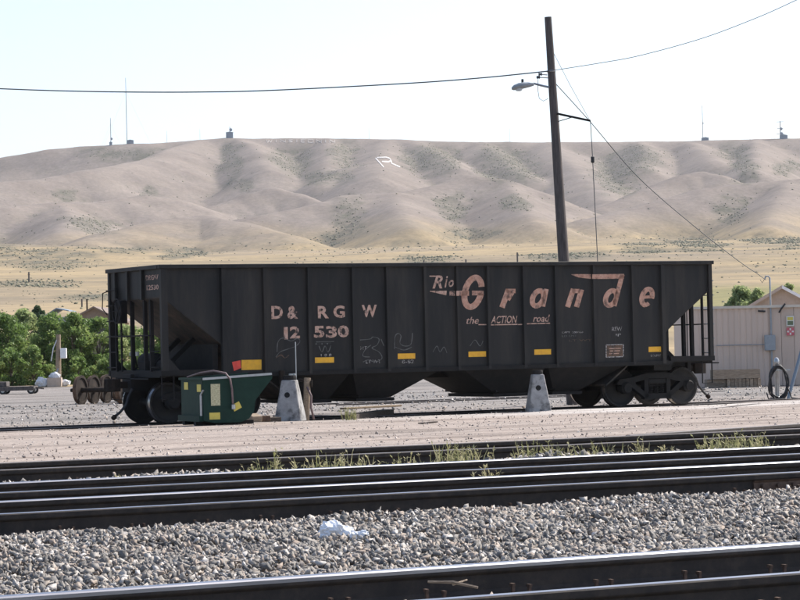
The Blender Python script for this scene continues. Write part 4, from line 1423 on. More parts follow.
GY_ = 97.0
pk = on_y(782, 286.5, GY_)
hut = thing('gable_hut', 'beige hut with a pale green gabled roof behind the steel shed', 'hut', (pk.x, GY_, -.1), R(-8))
hw, eh, ph = 1.75, on_y(745, 305, GY_).z - .35, pk.z
MB().prism([(-hw, 0), (hw, 0), (hw, eh + .1), (0, ph + .02), (-hw, eh + .1)], 0, .1, lambda a, b, h: (a, h, b)).build('gable_wall', M['stucco'], hut)
MB().prism([(-hw, 0), (hw, 0), (hw, eh + .1), (0, ph + .02), (-hw, eh + .1)], 5.8, 5.9, lambda a, b, h: (a, h, b)).build('gable_wall', M['stucco'], hut)
for s in (-1, 1):
    MB().box((s * (hw - .05), 2.95, (eh + .1) / 2), (.1, 5.7, eh + .1)).build('long_wall', M['stucco'], hut)
    sl_ = (ph - eh) / hw
    rp_ = [(0, ph + .14), (0, ph + .08), (s * (hw + .25), eh + .08 - .25 * sl_), (s * (hw + .25), eh + .14 - .25 * sl_)]
    MB().prism(rp_, -.25, 6.1, lambda a, b, h: (a, h, b)).build('roof_slope', M['roofgreen'], hut)
    MB().prism([(0, ph + .145), (0, ph + .02), (s * (hw + .25), eh + .02 - .25 * sl_), (s * (hw + .25), eh + .145 - .25 * sl_)], -.30, -.252, lambda a, b, h: (a, h, b)).build('barge_board', M['stucco'] if s < 0 else M['white'], hut)

# ================================================================== CRATES BY THE SHED
def crate(label, px0, py0, px1, py1, Y, depth, vertical, zb):
    a, b = on_y(px0, py1, Y), on_y(px1, py0, Y)
    w, h = b.x - a.x, b.z - a.z
    t = thing('wooden_crate', label, 'crate', ((a.x + b.x) / 2, Y + depth / 2, zb))
    if vertical:
        n_ = 9
        for f in (-1, 1):
            for k in range(n_):
                MB().box((-w / 2 + w * (k + .5) / n_, f * (depth / 2 - .012), h / 2), (w / n_ - .015, .024, h - random.uniform(0, .02))).build('slat', M['wood'], t)
    else:
        for f in (-1, 1):
            for k in range(2):
                MB().box((0, f * (depth / 2 - .012), h * (k + .5) / 2), (w, .024, h / 2 - .012)).build('plank', M['wood'], t)
    for s in (-1, 1):
        MB().box((s * (w / 2 - .02), 0, h / 2), (.03, depth - .05, h * .96)).build('end_board', M['wood'], t)
    MB().box((0, 0, .03), (w - .07, depth - .06, .03)).build('base_board', M['wood'], t)
    return t, h


cr1, h1 = crate('slatted wooden crate at the foot of the shed wall under another crate', 727, 377.5, 761, 387, 88.6, .75, True, -.1)
crate('long plank crate lying on the slatted crate by the shed', 713, 367, 760, 377.3, 88.55, .8, False, -.1 + h1 + .004)
crate('low plank crate standing in for the shadowed gap beside the slatted crate', 707, 378, 726, 387, 88.7, .7, False, -.1)  # crate set where there is only a dark, shadowed gap

# ================================================================== YARD HYDRANT AND HOSE
hb = on_ground(777.5, 400)
hyd = thing('yard_hydrant', 'pale metal yard standpipe with a lever beside the steel shed', 'hydrant', hb)
px_m = FPX / hb.y
MB().lathe([(.11, 0), (.11, .05), (.062, .09), (.058, .95), (.072, .97), (.072, 1.05), (.045, 1.12), (0, 1.14)], (0, 0, 0), (0, 0, 1), 14).build('standpipe', M['galv'], hyd, smooth=True)
MB().bar((-.08, -.05, .80), (.36, -.05, .80), .03, .035).build('lever', M['galv'], hyd)
MB().tube([(0, 0, .9), (-.1, -.1, .88), (-.14, -.12, .78)], .03, 8).build('spout', M['rustdark'], hyd, smooth=True)
ht = thing('coiled_hose', 'black hose coiled and hung on the yard standpipe', 'hose', hb + Vector((0, -.12, .01)))
coil = []
for k in range(0, 150):
    a = k * 2 * math.pi / 30
    rr = .36 + .03 * math.sin(k * .7) + .008 * k / 30
    coil.append((.02 + .62 * rr * math.cos(a) + .03 * math.sin(k * .37), -.03 * k / 60 + .02 * math.sin(a * 2), .45 + rr * 1.15 * math.sin(a) + .03 * math.sin(k * .23)))
coil += [(.30, -.1, .2), (.34, -.14, .05), (.5, -.2, .025)]
MB().tube(coil, .022, 7).build('hose_coil', M['rubber'], ht, smooth='all')
MB().tube([(-.3, .02, .2), (-.26, -.02, .03), (0, -.03, .025), (.2, -.02, .025)], .02, 7).build('hose_tail', M['rubber'], ht, smooth='all')
a = on_ground(788, 399.5); b = on_y(803, 345, a.y + .4)
lp_ = MB().tube([(0, 0, 0), b - a], .045, 10).build('leaning_pipe', M['hutblue'], None, label='blue grey steel pipe leaning beside the yard standpipe', cat='pipe')
lp_.location = a

# ================================================================== MARKER BLOCKS, STANDPIPES, TIMBER
def marker(label, px, py, hpx, wb, wt, yaw):
    P = on_v(px, py, 52.35)
    P.z = gz(52.35) - .01
    k = FPX / P.y
    h, b, t = hpx / k, wb / k / 2 * 1.08, wt / k / 2 * 1.08
    r = thing('concrete_marker', label, 'marker', P, yaw)
    hb_ = h * .9
    mb = MB()
    mb.add([(-b, -b, 0), (b, -b, 0), (b, b, 0), (-b, b, 0), (-t, -t, hb_), (t, -t, hb_), (t, t, hb_), (-t, t, hb_)], [(3, 2, 1, 0), (4, 5, 6, 7), (0, 1, 5, 4), (1, 2, 6, 5), (2, 3, 7, 6), (3, 0, 4, 7)])
    mb.build('block', M['concrete'], r, bevel=.018)
    MB().lathe([(t * .98, 0), (t * 1.0, h * .05), (t * .92, h * .10)], (0, 0, hb_), (0, 0, 1), 16).build('collar', M['car_dark'], r)
    f = .64
    yf = -(b + (t - b) * f)
    MB().lathe([(.062, -.02), (.062, .006), (.05, .012), (.0, .006)], (-.02, yf + .004, hb_ * f), (0, -1, .12), 14).build('anchor_hole', M['car_dark'], r)
    return r


m1 = marker('tapered grey concrete marker block beside the green tipping bin', 290.5, 421.3, 46, 26, 13, R(-9))
MB().tube([(.10, .05, .85), (.10, .05, 1.05)], .035, 8).build('bolt', M['galv'], m1)
m2 = marker('tapered stained concrete marker block standing alone by the pale ground', 538.3, 411, 42, 21.5, 10.5, R(8))
g0 = on_v(306, 418, 52.75); g0.z = gz(52.75)
sp1 = thing('standpipe', 'rusty standpipe and valve post behind the concrete marker by the bin', 'pipe', g0)
kk_ = FPX / g0.y
MB().tube([(.0, 0, 0), (.05, 0, .95)], .075, 10).build('post', M['wood'], sp1)
MB().tube([(-.30, .1, 0), (-.32, .1, 1.05)], .05, 10).build('pipe', M['galv'], sp1)
MB().tube([(-.32, .1, .86), (-.1, .06, .9), (.05, 0, .86)], .035, 8).build('crossover_pipe', M['rustdark'], sp1)
MB().tube([(.04, -.08, .75), (.13, -.1, .55), (.12, -.12, .3), (.18, -.14, .03)], .025, 7).build('hose_length', M['hose'], sp1, smooth='all')
MB().lathe([(.02, 0), (.09, .005), (.09, .025), (.02, .03)], (.13, -.02, .82), (1, 0, 0), 12).build('valve_wheel', M['rustdark'], sp1)
MB().tube([(-.2, .05, 0), (-.2, .05, 1.75)], .012, 6).build('marker_rod', M['galv'], sp1)
MB().tube([(-.52, .2, 0), (-.52, .2, 1.12)], .07, 8).build('rear_post', M['rustdark'], sp1)


def onv52(x, y):
    P = on_v(x, y, 51.7)
    P.z = gz(51.7)
    return P


def lay_board(name, label, cat, a, b, w, h, m, tilt=0.0, lift=0.0):
    a, b = Vector(a), Vector(b)
    d = b - a
    mb = MB().box((0, 0, h / 2), (d.length, w, h))
    o = mb.build(name, m, None, label=label, cat=cat, bevel=.008)
    mid = (a + b) / 2
    o.location = (mid.x, mid.y, min(gz(a.dot(B)), gz(b.dot(B))) + lift)
    o.rotation_euler = (tilt, math.atan2(b.z + 0 - a.z, d.length) * 0, math.atan2(d.y, d.x))
    return o


lay_board('timber_block', 'short dark timber block lying by the track under the car', 'timber', on_ground(347, 418.8), on_ground(388, 417.2), .3, .19, M['tie'])
lay_board('loose_plank', 'brown plank resting on the dark timber block', 'plank', on_ground(343, 417.6), on_ground(399, 414.4), .2, .045, M['wood'], lift=.195)
lay_board('loose_plank', 'thin flat plank on the dirt beside the standpipe', 'plank', on_ground(312, 416.8), on_ground(350, 417.6), .16, .05, M['tie'])
lay_board('wood_scrap', 'pale broken wood scrap lying between the bin and the marker', 'scrap', onv52(249, 420.5), onv52(259, 419.2), .3, .17, M['wood'], .2)
lay_board('wood_scrap', 'dark wood scrap beside the pale broken scrap', 'scrap', onv52(257, 422), onv52(268, 421), .3, .12, M['rust'], -.15)
lay_board('wood_scrap', 'flat timber scrap at the foot of the concrete marker', 'scrap', onv52(266, 420.5), onv52(279, 420.2), .25, .1, M['tie'])
lay_board('dark_strip', 'long dark flat strip standing in for a streak on the pale ground by the shed', 'bar', on_ground(664, 412.6), on_ground(757, 404.6), .20, .02, M['rustdark'])  # thin strip laid in place of a dark streak of unknown kind
lay_board('dark_strip', 'short flat bar lying in the dirt between the markers', 'bar', on_ground(420, 423.5), on_ground(436, 422.3), .1, .02, M['rustdark'])

# ================================================================== GREEN TIPPING BIN
g0 = on_ground(204, 425.8)
bn_ = thing('tipping_bin', 'dark green steel tipping bin with yellow labels in front of the hopper car', 'bin', g0, R(24))
prof = [(0, .10), (0, .93), (1.42, 1.0), (1.50, .96), (1.50, .92), (1.12, .48), (1.09, .26), (.98, .12), (.80, .05), (.25, .05)]
W_ = 1.35
tk = .02
for y in (0, W_ - tk):
    MB().prism(prof, y, y + tk, lambda a, b, h: (a, h, b)).build('side_plate', M['green'], bn_)
pairs = [(prof[0], prof[1], 'end_plate'), (prof[4], prof[5], 'chute_plate'), (prof[5], prof[6], 'chute_plate'), (prof[6], prof[7], 'floor_plate'), (prof[7], prof[8], 'floor_plate'), (prof[8], prof[9], 'floor_plate'), (prof[9], prof[0], 'floor_plate')]
for (x0, z0), (x1, z1), nm in pairs:
    MB().bar((x0, W_ / 2, z0), (x1, W_ / 2, z1), W_ - 2 * tk - .002, .014, up=Vector((0, 0, 1)) if abs(x1 - x0) > .02 else Vector((1, 0, 0))).build(nm, M['green'], bn_)
for y in (-.012, W_ + .012):
    MB().bar((-.02, y, .945), (1.48, y, 1.012), .05, .045).build('rim', M['green'] if y > 0 else M['galv'], bn_)
MB().bar((-.02, -.03, .945), (-.02, W_ + .03, .945), .05, .045, up=Vector((0, 0, 1))).build('end_rim', M['green'], bn_)
MB().box((.55, W_ * .25, .04), (1.25, .14, .08)).build('skid', M['car_dark'], bn_)
MB().box((.55, W_ * .75, .04), (1.25, .14, .08)).build('skid', M['car_dark'], bn_)
MB().box((-.05, W_ / 2, .14), (.08, W_ * .96, .12)).build('end_bumper', M['green'], bn_)
MB().bar((-.035, .06, .12), (-.035, .06, .62), .035, .03).build('latch_bar', M['galv'], bn_)
MB().bar((-.035, .06, .62), (-.01, -.03, .72), .03, .03).build('latch_arm', M['galv'], bn_)


def bin_label(nm, x0, z0, x1, z1, m, rot=0.0):
    mb = MB(); c = ((x0 + x1) / 2, -.004, (z0 + z1) / 2)
    mb.box((0, 0, 0), (x1 - x0, .004, z1 - z0), Matrix.Rotation(rot, 3, 'Y'))
    o = mb.build(nm, m, bn_); o.location = c


bin_label('printed_label', .16, .40, .36, .84, M['labelW'])
bin_label('yellow_label', .12, .12, .35, .26, M['labelY'])
bin_label('yellow_label', .62, .30, .80, .44, M['labelY'], -.45)
for ya, z0 in ((.22, .70), (1.0, .74)):
    MB().box((-.0135, ya, z0 + .06), (.004, .24, .15)).build('yellow_label', M['labelY'], bn_)
hosep = [(-.02, .9, .98), (.15, .6, 1.06), (.32, .25, 1.10), (.48, -.02, 1.05), (.56, -.06, .93), (.60, -.05, .72), (.61, -.045, .5), (.62, -.045, .38)]
MB().tube(hosep, .021, 8).build('bin_hose', M['hose'], bn_, smooth='all')
MB().lathe([(.03, -.05), (.045, -.04), (.045, .05), (.03, .06)], (.62, -.05, .36), (0, 0, 1), 10).build('hose_fitting', M['galv'], bn_, smooth=True)

# ================================================================== WHEELSETS
axd = Vector((.95, -.31, 0)).normalized()
trd = Vector((.31, .95, 0))
w0 = on_ground(80.5, 404.5)
ws_ax = MB().lathe([(.06, -1.08), (.07, -.95), (.09, -.9), (.1, -.72), (.08, -.6), (.08, .6), (.1, .72), (.09, .9), (.07, .95), (.06, 1.08)], (0, 0, 0), (0, 1, 0), 14).mesh('axle', M['rustdark'], smooth=True)
ws_wh = MB().lathe(wheel_prof, (0, 0, 0), (0, -1, 0), 30).mesh('wheel', M['rustdark'], smooth=True)
tr2 = MB().lathe([(.4475, .0685), (.4585, -.018), (.4635, -.028), (.484, -.048), (.484, -.068)], (0, 0, 0), (0, -1, 0), 30)
tr2.f = tr2.f[:-2]; tr2.m = tr2.m[:-2]
tr2 = tr2.mesh('tread', M['rust'], smooth='all')
for k, lb in enumerate(('rusty railway wheelset at the open end of the stored row', 'rusty wheelset second in the stored row', 'rusty wheelset third in the stored row', 'rusty wheelset fourth in the stored row', 'rusty wheelset at the inner end of the stored row')):
    c = w0 + axd * .7525 + trd * (.99 * k)
    t = thing('wheelset', lb, 'wheelset', (c.x, c.y, gz(c.dot(B)) + .484 - .02), math.atan2(axd.y, axd.x) - math.pi / 2, 'stored wheelsets')
    link('axle', ws_ax, t)
    for s in (-1, 1):
        w = link('wheel', ws_wh, t); w.location = (0, s * .7525, 0); w.rotation_euler = (0, random.random() * 6, 0 if s < 0 else math.pi)
        w = link('tread', tr2, t); w.location = (0, s * .7525, 0); w.rotation_euler = (0, 0, 0 if s < 0 else math.pi)

# ================================================================== THINGS BY THE TREES
g0 = on_ground(58.5, 386.5)
k_ = FPX / g0.y
dp = thing('winch_post', 'leaning timber post hung with white rags and a white box by the trees', 'post', g0)
MB().tube([(0, 0, 0), (.02, 0, 1.2), (.05, 0, 52 / k_)], [.14, .13, .11], 10).build('post_shaft', M['wood'], dp)
MB().box((.30, -.15, 33 / k_), (.3, .26, .5)).build('white_box', M['white'], dp, bevel=.02)
MB().tube([(.03, -.05, 2.4), (-.2, -.1, 1.9), (-.32, -.12, 1.25)], .03, 6).build('white_cord', M['cloth'], dp)
MB().tube([(.02, -.1, .9), (-.1, -.15, .6), (-.05, -.2, .3)], .035, 6).build('blue_cord', M['hutblue'], dp)


def crumple(name, c, r, sc, m, parent=None, seed=1, sub=3, amp=.35, **kw):
    bm = bmesh.new()
    bmesh.ops.create_icosphere(bm, subdivisions=sub, radius=1)
    rg = random.Random(seed)
    off = [Vector((rg.uniform(-9, 9), rg.uniform(-9, 9), 0)) for _ in range(2)]
    from mathutils import noise as mn
    for v in bm.verts:
        n_ = mn.noise(v.co * 1.7 + off[0]) * amp + abs(mn.noise(v.co * 4.2 + off[1])) * amp * .8
        v.co = v.co * (1 + n_)
        v.co = Vector((v.co.x * sc[0], v.co.y * sc[1], v.co.z * sc[2])) * r
    me = bpy.data.meshes.new(name)
    bm.to_mesh(me); bm.free()
    me.materials.append(m)
    o = link(name, me, parent, **kw)
    o.location = c
    return o


kx = lambda px: (px - 58.5) / k_
bxo = thing('scrap_box', 'open tan crate heaped with white rags beside the leaning post', 'crate', g0 + Vector((kx(56.5), -.6, 0)))
for s in (-1, 1):
    MB().box((s * .33, 0, .22), (.03, .5, .44)).build('end_board', M['stucco'], bxo)
    MB().box((0, s * .24, .22), (.63, .03, .44)).build('side_board', M['stucco'], bxo)
MB().box((0, 0, .03), (.63, .45, .04)).build('base_board', M['stucco'], bxo)
crumple('rag_heap', bxo.location + Vector((.0, 0, .5)), .24, (1.05, .8, .8), M['cloth'], None, 3, label='heap of white rags in the tan crate', cat='rags')
crumple('white_sack', g0 + Vector((kx(44), -.6, .2)), .28, (1.1, .8, .9), M['cloth'], None, 5, label='dark shaded white sack slumped left of the tan crate', cat='sack')
crumple('white_sack', g0 + Vector((kx(66), -.3, .16)), .2, (1.2, .8, .8), M['cloth'], None, 8, label='small white sack slumped between the post and the wheelsets', cat='sack')
tl0 = on_ground(18, 394)
tl = thing('low_trailer', 'low pale flat trailer with small wheels parked in front of the trees', 'trailer', tl0)
kt = FPX / tl0.y
MB().box((0, 0, .28), (36 / kt, 1.3, .07)).build('deck', M['pole'], tl)
MB().box((0, -.63, .20), (36 / kt, .05, .10)).build('side_rail', M['pole'], tl)
for x in (-.55, .62):
    for y in (-.5, .5):
        w = MB().lathe([(.03, -.05), (.15, -.05), (.17, -.03), (.17, .03), (.15, .05), (.03, .05)], (x, y, .165), (0, 1, 0), 16).build('wheel', M['rubber'], tl, smooth=True)
        MB().lathe([(.02, 0), (.09, 0), (.09, .015), (.02, .02)], (x, y - .05, .165), (0, -1, 0), 12).build('hub', M['white'], w)
MB().bar((16 / kt, 0, .26), (26 / kt, 0, .2), .06, .06).build('drawbar', M['pole'], tl)
MB().box((-.75, 0, .42), (.7, .9, .2)).build('load_box', M['pole'], tl, bevel=.02)

# house beyond the trees, and a shed roof further back
HY = 205.
pk = on_y(94, 307, HY)
hz0 = tz(pk.x, HY)
hs = thing('house', 'tan gabled house with a brown roof half hidden beyond the trees', 'house', (pk.x, HY, hz0))
h_ = pk.z - hz0
sw = 1.75
MB().prism([(-sw, -.3), (sw, -.3), (sw, h_ - sw * .52), (0, h_ - .05), (-sw, h_ - sw * .52)], 0, .2, lambda a, b, h: (a, h, b)).build('gable_wall', M['housewall'], hs)
MB().prism([(-sw, -.3), (sw, -.3), (sw, h_ - sw * .52), (0, h_ - .05), (-sw, h_ - sw * .52)], 8.8, 9, lambda a, b, h: (a, h, b)).build('gable_wall', M['housewall'], hs)
for s in (-1, 1):
    MB().box((s * (sw - .1), 4.5, (h_ - sw * .52) / 2 - .15), (.2, 8.6, h_ - sw * .52 + .3)).build('long_wall', M['stucco'], hs)
    MB().prism([(0, h_ + .06), (0, h_ - .08), (s * (sw + .5), h_ - .08 - (sw + .5) * .52), (s * (sw + .5), h_ + .06 - (sw + .5) * .52)], -.4, 9.4, lambda a, b, h: (a, h, b)).build('roof_slope', M['roofbrown'], hs)
MB().box((.75, -.02, h_ - 2.0), (.9, .06, .8)).build('window', M['glass'], hs)
MB().tube([(-.9, 3, h_ - .6), (-.9, 3, h_ + .7)], .06, 8).build('vent_pipe', M['rustdark'], hs)
a, b = on_y(44, 314, 232.), on_y(69, 309.3, 232.)
zb = tz((a.x + b.x) / 2, 232.)
gs = thing('metal_shed', 'pale metal roofed shed showing above the trees', 'shed', ((a.x + b.x) / 2, 232., zb))
ww = b.x - a.x
MB().prism([(-ww / 2, b.z - zb - .6), (-ww / 2, b.z - zb - .52), (0, b.z - zb + .15), (ww / 2, b.z - zb - .1), (ww / 2, b.z - zb - .18), (0, b.z - zb + .05)], -.2, 5.2, lambda a, b, h: (a, h, b)).build('roof', M['hutblue'], gs)
MB().box((0, 2.5, (b.z - zb - .55) / 2 - .2), (ww - .3, 4.8, b.z - zb - .55 + .2)).build('wall', M['lampgrey'], gs)

# ================================================================== TREES
M['leaf'] = attr_mat('willow_leaf', [(0, (.085, .145, .035)), (.5, (.17, .255, .07)), (1, (.31, .37, .13))], rough=.55, trans=.45)
M['leaf_dark'] = attr_mat('juniper_leaf', [(0, (.045, .08, .04)), (.5, (.08, .125, .06)), (1, (.13, .18, .085))], rough=.7, trans=.2)
M['leaf_pale'] = attr_mat('sage_willow_leaf', [(0, (.20, .26, .10)), (.5, (.32, .38, .17)), (1, (.45, .48, .25))], rough=.7, trans=.55)
M['blade'] = attr_mat('weed_blade', [(0, (.13, .15, .055)), (.5, (.26, .26, .115)), (1, (.42, .38, .22))], rough=.8, trans=.35)


def leaf_cloud(centres, radii, per, size, squash=.8):
    C = np.repeat(np.asarray(centres), per, 0)
    Rr = np.repeat(np.asarray(radii), per)
    N = len(C)
    d = RNG.standard_normal((N, 3)); d /= np.linalg.norm(d, axis=1, keepdims=True)
    rr = RNG.random(N) ** .45
    P = C + d * (Rr * rr)[:, None] * np.array([1, 1, squash])
    a = RNG.standard_normal((N, 3)); a /= np.linalg.norm(a, axis=1, keepdims=True)
    b = np.cross(a, RNG.standard_normal((N, 3))); b /= np.linalg.norm(b, axis=1, keepdims=True)
    s = size * (.6 + .8 * RNG.random(N))
    a, b = a * s[:, None], b * (s * .45)[:, None]
    V = np.stack([P - a, P + b * 1.0, P + a, P - b], 1).reshape(-1, 3)
    F = np.arange(N * 4).reshape(-1, 4)
    tone = np.clip(np.repeat(RNG.random(len(centres)), per) * .6 + RNG.random(N) * .4, 0, 1)
    return V, F, np.repeat(tone, 4)


def tree(name, label, cat, base, h, w, m, nclump=34, per=130, leaf=.085, group=None, low=.08, shape=1.0):
    t = thing(name, label, cat, base, 0, group)
    rg = random.Random(hash((round(base[0], 2), round(h, 2))) & 0xffff)
    lim = MB()
    lim.tube([(0, 0, -.1), (rg.uniform(-.1, .1), 0, h * .3), (rg.uniform(-.2, .2), rg.uniform(-.2, .2), h * .7)], [.05 + h * .014, .04 + h * .01, .02], 8)
    lim.build('trunk', M['bark'], t)
    cs, rs = [], []
    for k in range(nclump):
        f = low + (1 - low) * ((k + rg.random()) / nclump)
        prof = math.sin(math.pi * min(1, (.15 + f * .85)) ** shape) ** .6 if f < .97 else .25
        a = rg.uniform(0, 6.283)
        r = w * prof * math.sqrt(rg.random())
        c = Vector((r * math.cos(a), r * math.sin(a), h * f * .94 + rg.uniform(-.1, .1)))
        cs.append(c); rs.append(w * rg.uniform(.2, .36))
        if k % 3 == 0:
            MB().tube([(0, 0, max(.05, c.z * .45)), (c * .6 + Vector((0, 0, c.z * .1))), c], [.03, .02, .008], 5).build('limb', M['bark'], t)
    V, F, tone = leaf_cloud([tuple(c) for c in cs], rs, per, leaf)
    me = np_mesh('crown', V, F, m)
    set_attr(me, 'tone', tone)
    link('crown', me, t)
    return t


TREES = [  # photo x, top y, half-width px, distance, material, label
    (-34, 320, 34, 126, 'leaf', 'broad green willow at the outer end of the tree row'),
    (4, 317, 30, 124, 'leaf', 'green willow behind the low trailer'),
    (24, 312, 22, 129, 'leaf_pale', 'pale grey green willow rising behind the bright ones'),
    (38, 308, 13, 133, 'leaf_dark', 'tall narrow dark tree rising over the row'),
    (50, 318, 24, 127, 'leaf', 'green willow behind the leaning post'),
    (74, 317, 26, 125, 'leaf', 'green willow in front of the gabled house'),
    (98, 320, 26, 126, 'leaf', 'green willow behind the stored wheelsets'),
    (124, 327, 26, 128, 'leaf_pale', 'pale willow seen through the end of the hopper car'),
    (152, 329, 26, 126, 'leaf', 'green willow behind the end of the hopper car'),
    (180, 332, 24, 127, 'leaf', 'green willow hidden behind the hopper car body'),
]
for x, yt, hw_, Y, mm, lb in TREES:
    Y += 14
    yt -= 4
    P = on_y(x, yt, Y)
    zb = -.12
    tree('willow_tree' if mm != 'leaf_dark' else 'narrow_tree', lb, 'tree', (P.x, Y, zb), P.z - zb, hw_ / FPX * Y, M[mm], 56, 150, .09, 'trees beyond the yard')
for x, yt, hw_, Y, lb in ((-12, 352, 20, 120.5, 'low bright bush at the outer end of the bush row'), (12, 350, 18, 121, 'low bright bush behind the trailer load'), (34, 347, 18, 121, 'low bright bush between trailer and post'), (78, 358, 16, 121, 'low bright bush beside the leaning post'), (108, 356, 18, 122, 'low bright bush behind the wheelsets'), (140, 352, 18, 122, 'low bright bush behind the car end')):
    Y += 13
    P = on_y(x, yt, Y)
    tree('low_bush', lb, 'bush', (P.x, Y, -.12), P.z + .12, hw_ / FPX * Y, M['leaf'], 26, 130, .085, 'bushes in front of the trees', low=.02)
for x, yt, hw_, Y, lb, mm in ((740, 282, 22, 108, 'pale green bush rising behind the shed roof', 'leaf_pale'), (758, 287, 16, 106, 'smaller pale bush behind the shed by the hut', 'leaf_pale'), (788, 279, 10, 150, 'distant green bush behind the hut', 'leaf_pale')):
    P = on_y(x, yt, Y)
    tree('shed_bush', lb, 'bush', (P.x, Y, -.12), P.z + .12, hw_ / FPX * Y, M[mm], 60, 130, .075, None, low=.45)

# ================================================================== WEEDS ALONG THE TRACKS
def weed(label, P, h, nb_, spread, tone0, group='weeds along the dull track', name='weed_clump'):
    V, F, Tn = [], [], []
    for k in range(nb_):
        a = random.uniform(0, 6.283)
        r = spread * math.sqrt(random.random())
        b0 = Vector((r * math.cos(a), r * math.sin(a), -.02))
        hh = h * random.uniform(.45, 1.05)
        lean = Vector((random.uniform(-.35, .35), random.uniform(-.35, .35), 1)).normalized()
        wd = random.uniform(.004, .009)
        t1_ = b0 + lean * hh * .6
        t2_ = t1_ + (lean + Vector((random.uniform(-.3, .3), random.uniform(-.3, .3), 0))).normalized() * hh * .4
        sd_ = Vector((random.uniform(-1, 1), random.uniform(-1, 1), 0)).normalized() * wd
        n0 = len(V)
        V += [b0 - sd_, b0 + sd_, t1_ - sd_ * .8, t1_ + sd_ * .8, t2_ - sd_ * .2, t2_ + sd_ * .2]
        F += [(n0, n0 + 1, n0 + 3, n0 + 2), (n0 + 2, n0 + 3, n0 + 5, n0 + 4)]
        tn = min(1, max(0, tone0 + random.uniform(-.3, .3)))
        Tn += [tn] * 6
        # side leaflets
        for j in range(random.randint(2, 5)):
            f = random.uniform(.25, .95)
            c = b0 + (t2_ - b0) * f
            dr = Vector((random.uniform(-1, 1), random.uniform(-1, 1), random.uniform(.1, .9))).normalized()
            ln = random.uniform(.03, .07)
            pr_ = dr.cross(Vector((0, 0, 1))).normalized() * ln * .16
            n0 = len(V)
            V += [c, c + dr * ln * .5 + pr_, c + dr * ln, c + dr * ln * .5 - pr_]
            F += [(n0, n0 + 1, n0 + 2, n0 + 3)]
            Tn += [min(1, tn + .1)] * 4
    me = np_mesh(name, [tuple(v) for v in V], np.array(F), M['blade'])
    set_attr(me, 'tone', Tn)
    return link(name, me, None, label, 'weed', group, None, P)


random.seed(21)
for x, h, nb_, sp_, tn in ((84, .24, 8, .05, .8), (119, .30, 5, .04, .9), (226, .24, 12, .05, .6), (243, .32, 30, .10, .55), (257, .30, 12, .06, .8), (266, .36, 18, .06, .5), (275, .46, 34, .08, .4), (290, .28, 16, .08, .6), (312, .36, 40, .14, .85), (328, .46, 44, .13, .4), (345, .42, 26, .1, .55), (357, .34, 18, .08, .6), (372, .36, 16, .07, .6), (397, .36, 20, .08, .5), (412, .34, 16, .08, .6), (424, .40, 20, .08, .5), (446, .46, 44, .12, .45), (458, .44, 50, .14, .4), (470, .44, 46, .14, .45), (484, .40, 30, .12, .6), (515, .32, 16, .08, .6), (528, .46, 40, .12, .4), (540, .42, 46, .15, .4), (554, .40, 34, .12, .5), (566, .46, 40, .12, .5), (583, .40, 34, .12, .45), (597, .46, 20, .08, .4), (610, .36, 14, .06, .6), (624, .36, 14, .06, .6), (640, .30, 12, .06, .6), (645, .44, 16, .06, .5), (664, .42, 14, .06, .7), (676, .3, 10, .05, .7), (706, .42, 50, .14, .4), (718, .46, 70, .16, .35), (730, .46, 70, .16, .35), (742, .46, 60, .16, .4), (754, .42, 50, .14, .4), (763, .36, 26, .1, .5)):
    P = on_v(x, 462 - x * .03, random.uniform(23.0, 24.1))
    P.z = BZ + .01
    hcls = 'tall' if h > .41 else ('middling' if h > .33 else 'short')
    dn = 'bushy' if nb_ > 42 else ('thin' if nb_ < 17 else 'ragged')
    cl = 'straw coloured' if tn > .65 else ('pale green' if tn > .45 else 'yellow green')
    nb_ = int(nb_ * .42) + 2; h *= .70; sp_ *= 1.2; tn = min(1, tn + .22)
    weed('%s %s %s weed growing in the ballast by the dull track' % (hcls, dn, cl), P, h, nb_, sp_, tn)
P = on_ground(350, 420.2)
weed('small green weed growing at the end of the dark timber block', P, .32, 40, .16, .35, None)
P = on_ground(267, 470); P = on_v(484, 470, 20.2); P.z = BZ + .04
weed('dry brown weed between the bright tracks', P, .22, 14, .12, .95, None)

# ================================================================== LITTER ON THE BALLAST
bg = on_z(336, 540, BZ + .05)
crumple('plastic_bag', bg + Vector((0, 0, .045)), .082, (1.15, .9, .8), M['plastic'], None, 11, 4, .5, label='crumpled white plastic bag lying on the ballast', cat='bag')
bg2 = on_z(359, 541, BZ + .05)
crumple('plastic_scrap', bg2 + Vector((0, 0, .025)), .045, (1.25, .9, .8), M['plastic'], None, 17, 4, .6, label='smaller scrap of white plastic beside the crumpled bag', cat='plastic')
st = thing('dead_stick', 'dry broken stick caught between the nearest rails', 'stick', uv(0, 0, 0))
a = on_v(428, 586, 11.5); b = on_v(478, 592, 11.35)
a.z = RZ - .035; b.z = RZ - .065
MB().tube([a, (a + b) / 2 + Vector((0, 0, .012)), b], [.006, .009, .007], 6).build('twig', M['wood'], st)
MB().tube([(a + b) / 2, b + Vector((-.05, .1, .03))], [.006, .004], 6).build('twig', M['wood'], st)

# ================================================================== HILLTOP THINGS
def skyline(px):
    best, bp = -1, None
    for Y in np.linspace(2560, 2680, 25):
        X = (px - 400) / FPX * Y
        z = tz(X, Y)
        e = z / Y
        if e > best:
            best, bp = e, Vector((X, Y, z))
    # correct for the roll of the picture
    x, y = pix(bp)
    bp.x += (px - x) / FPX * bp.y
    bp.z = tz(bp.x, bp.y)
    return bp


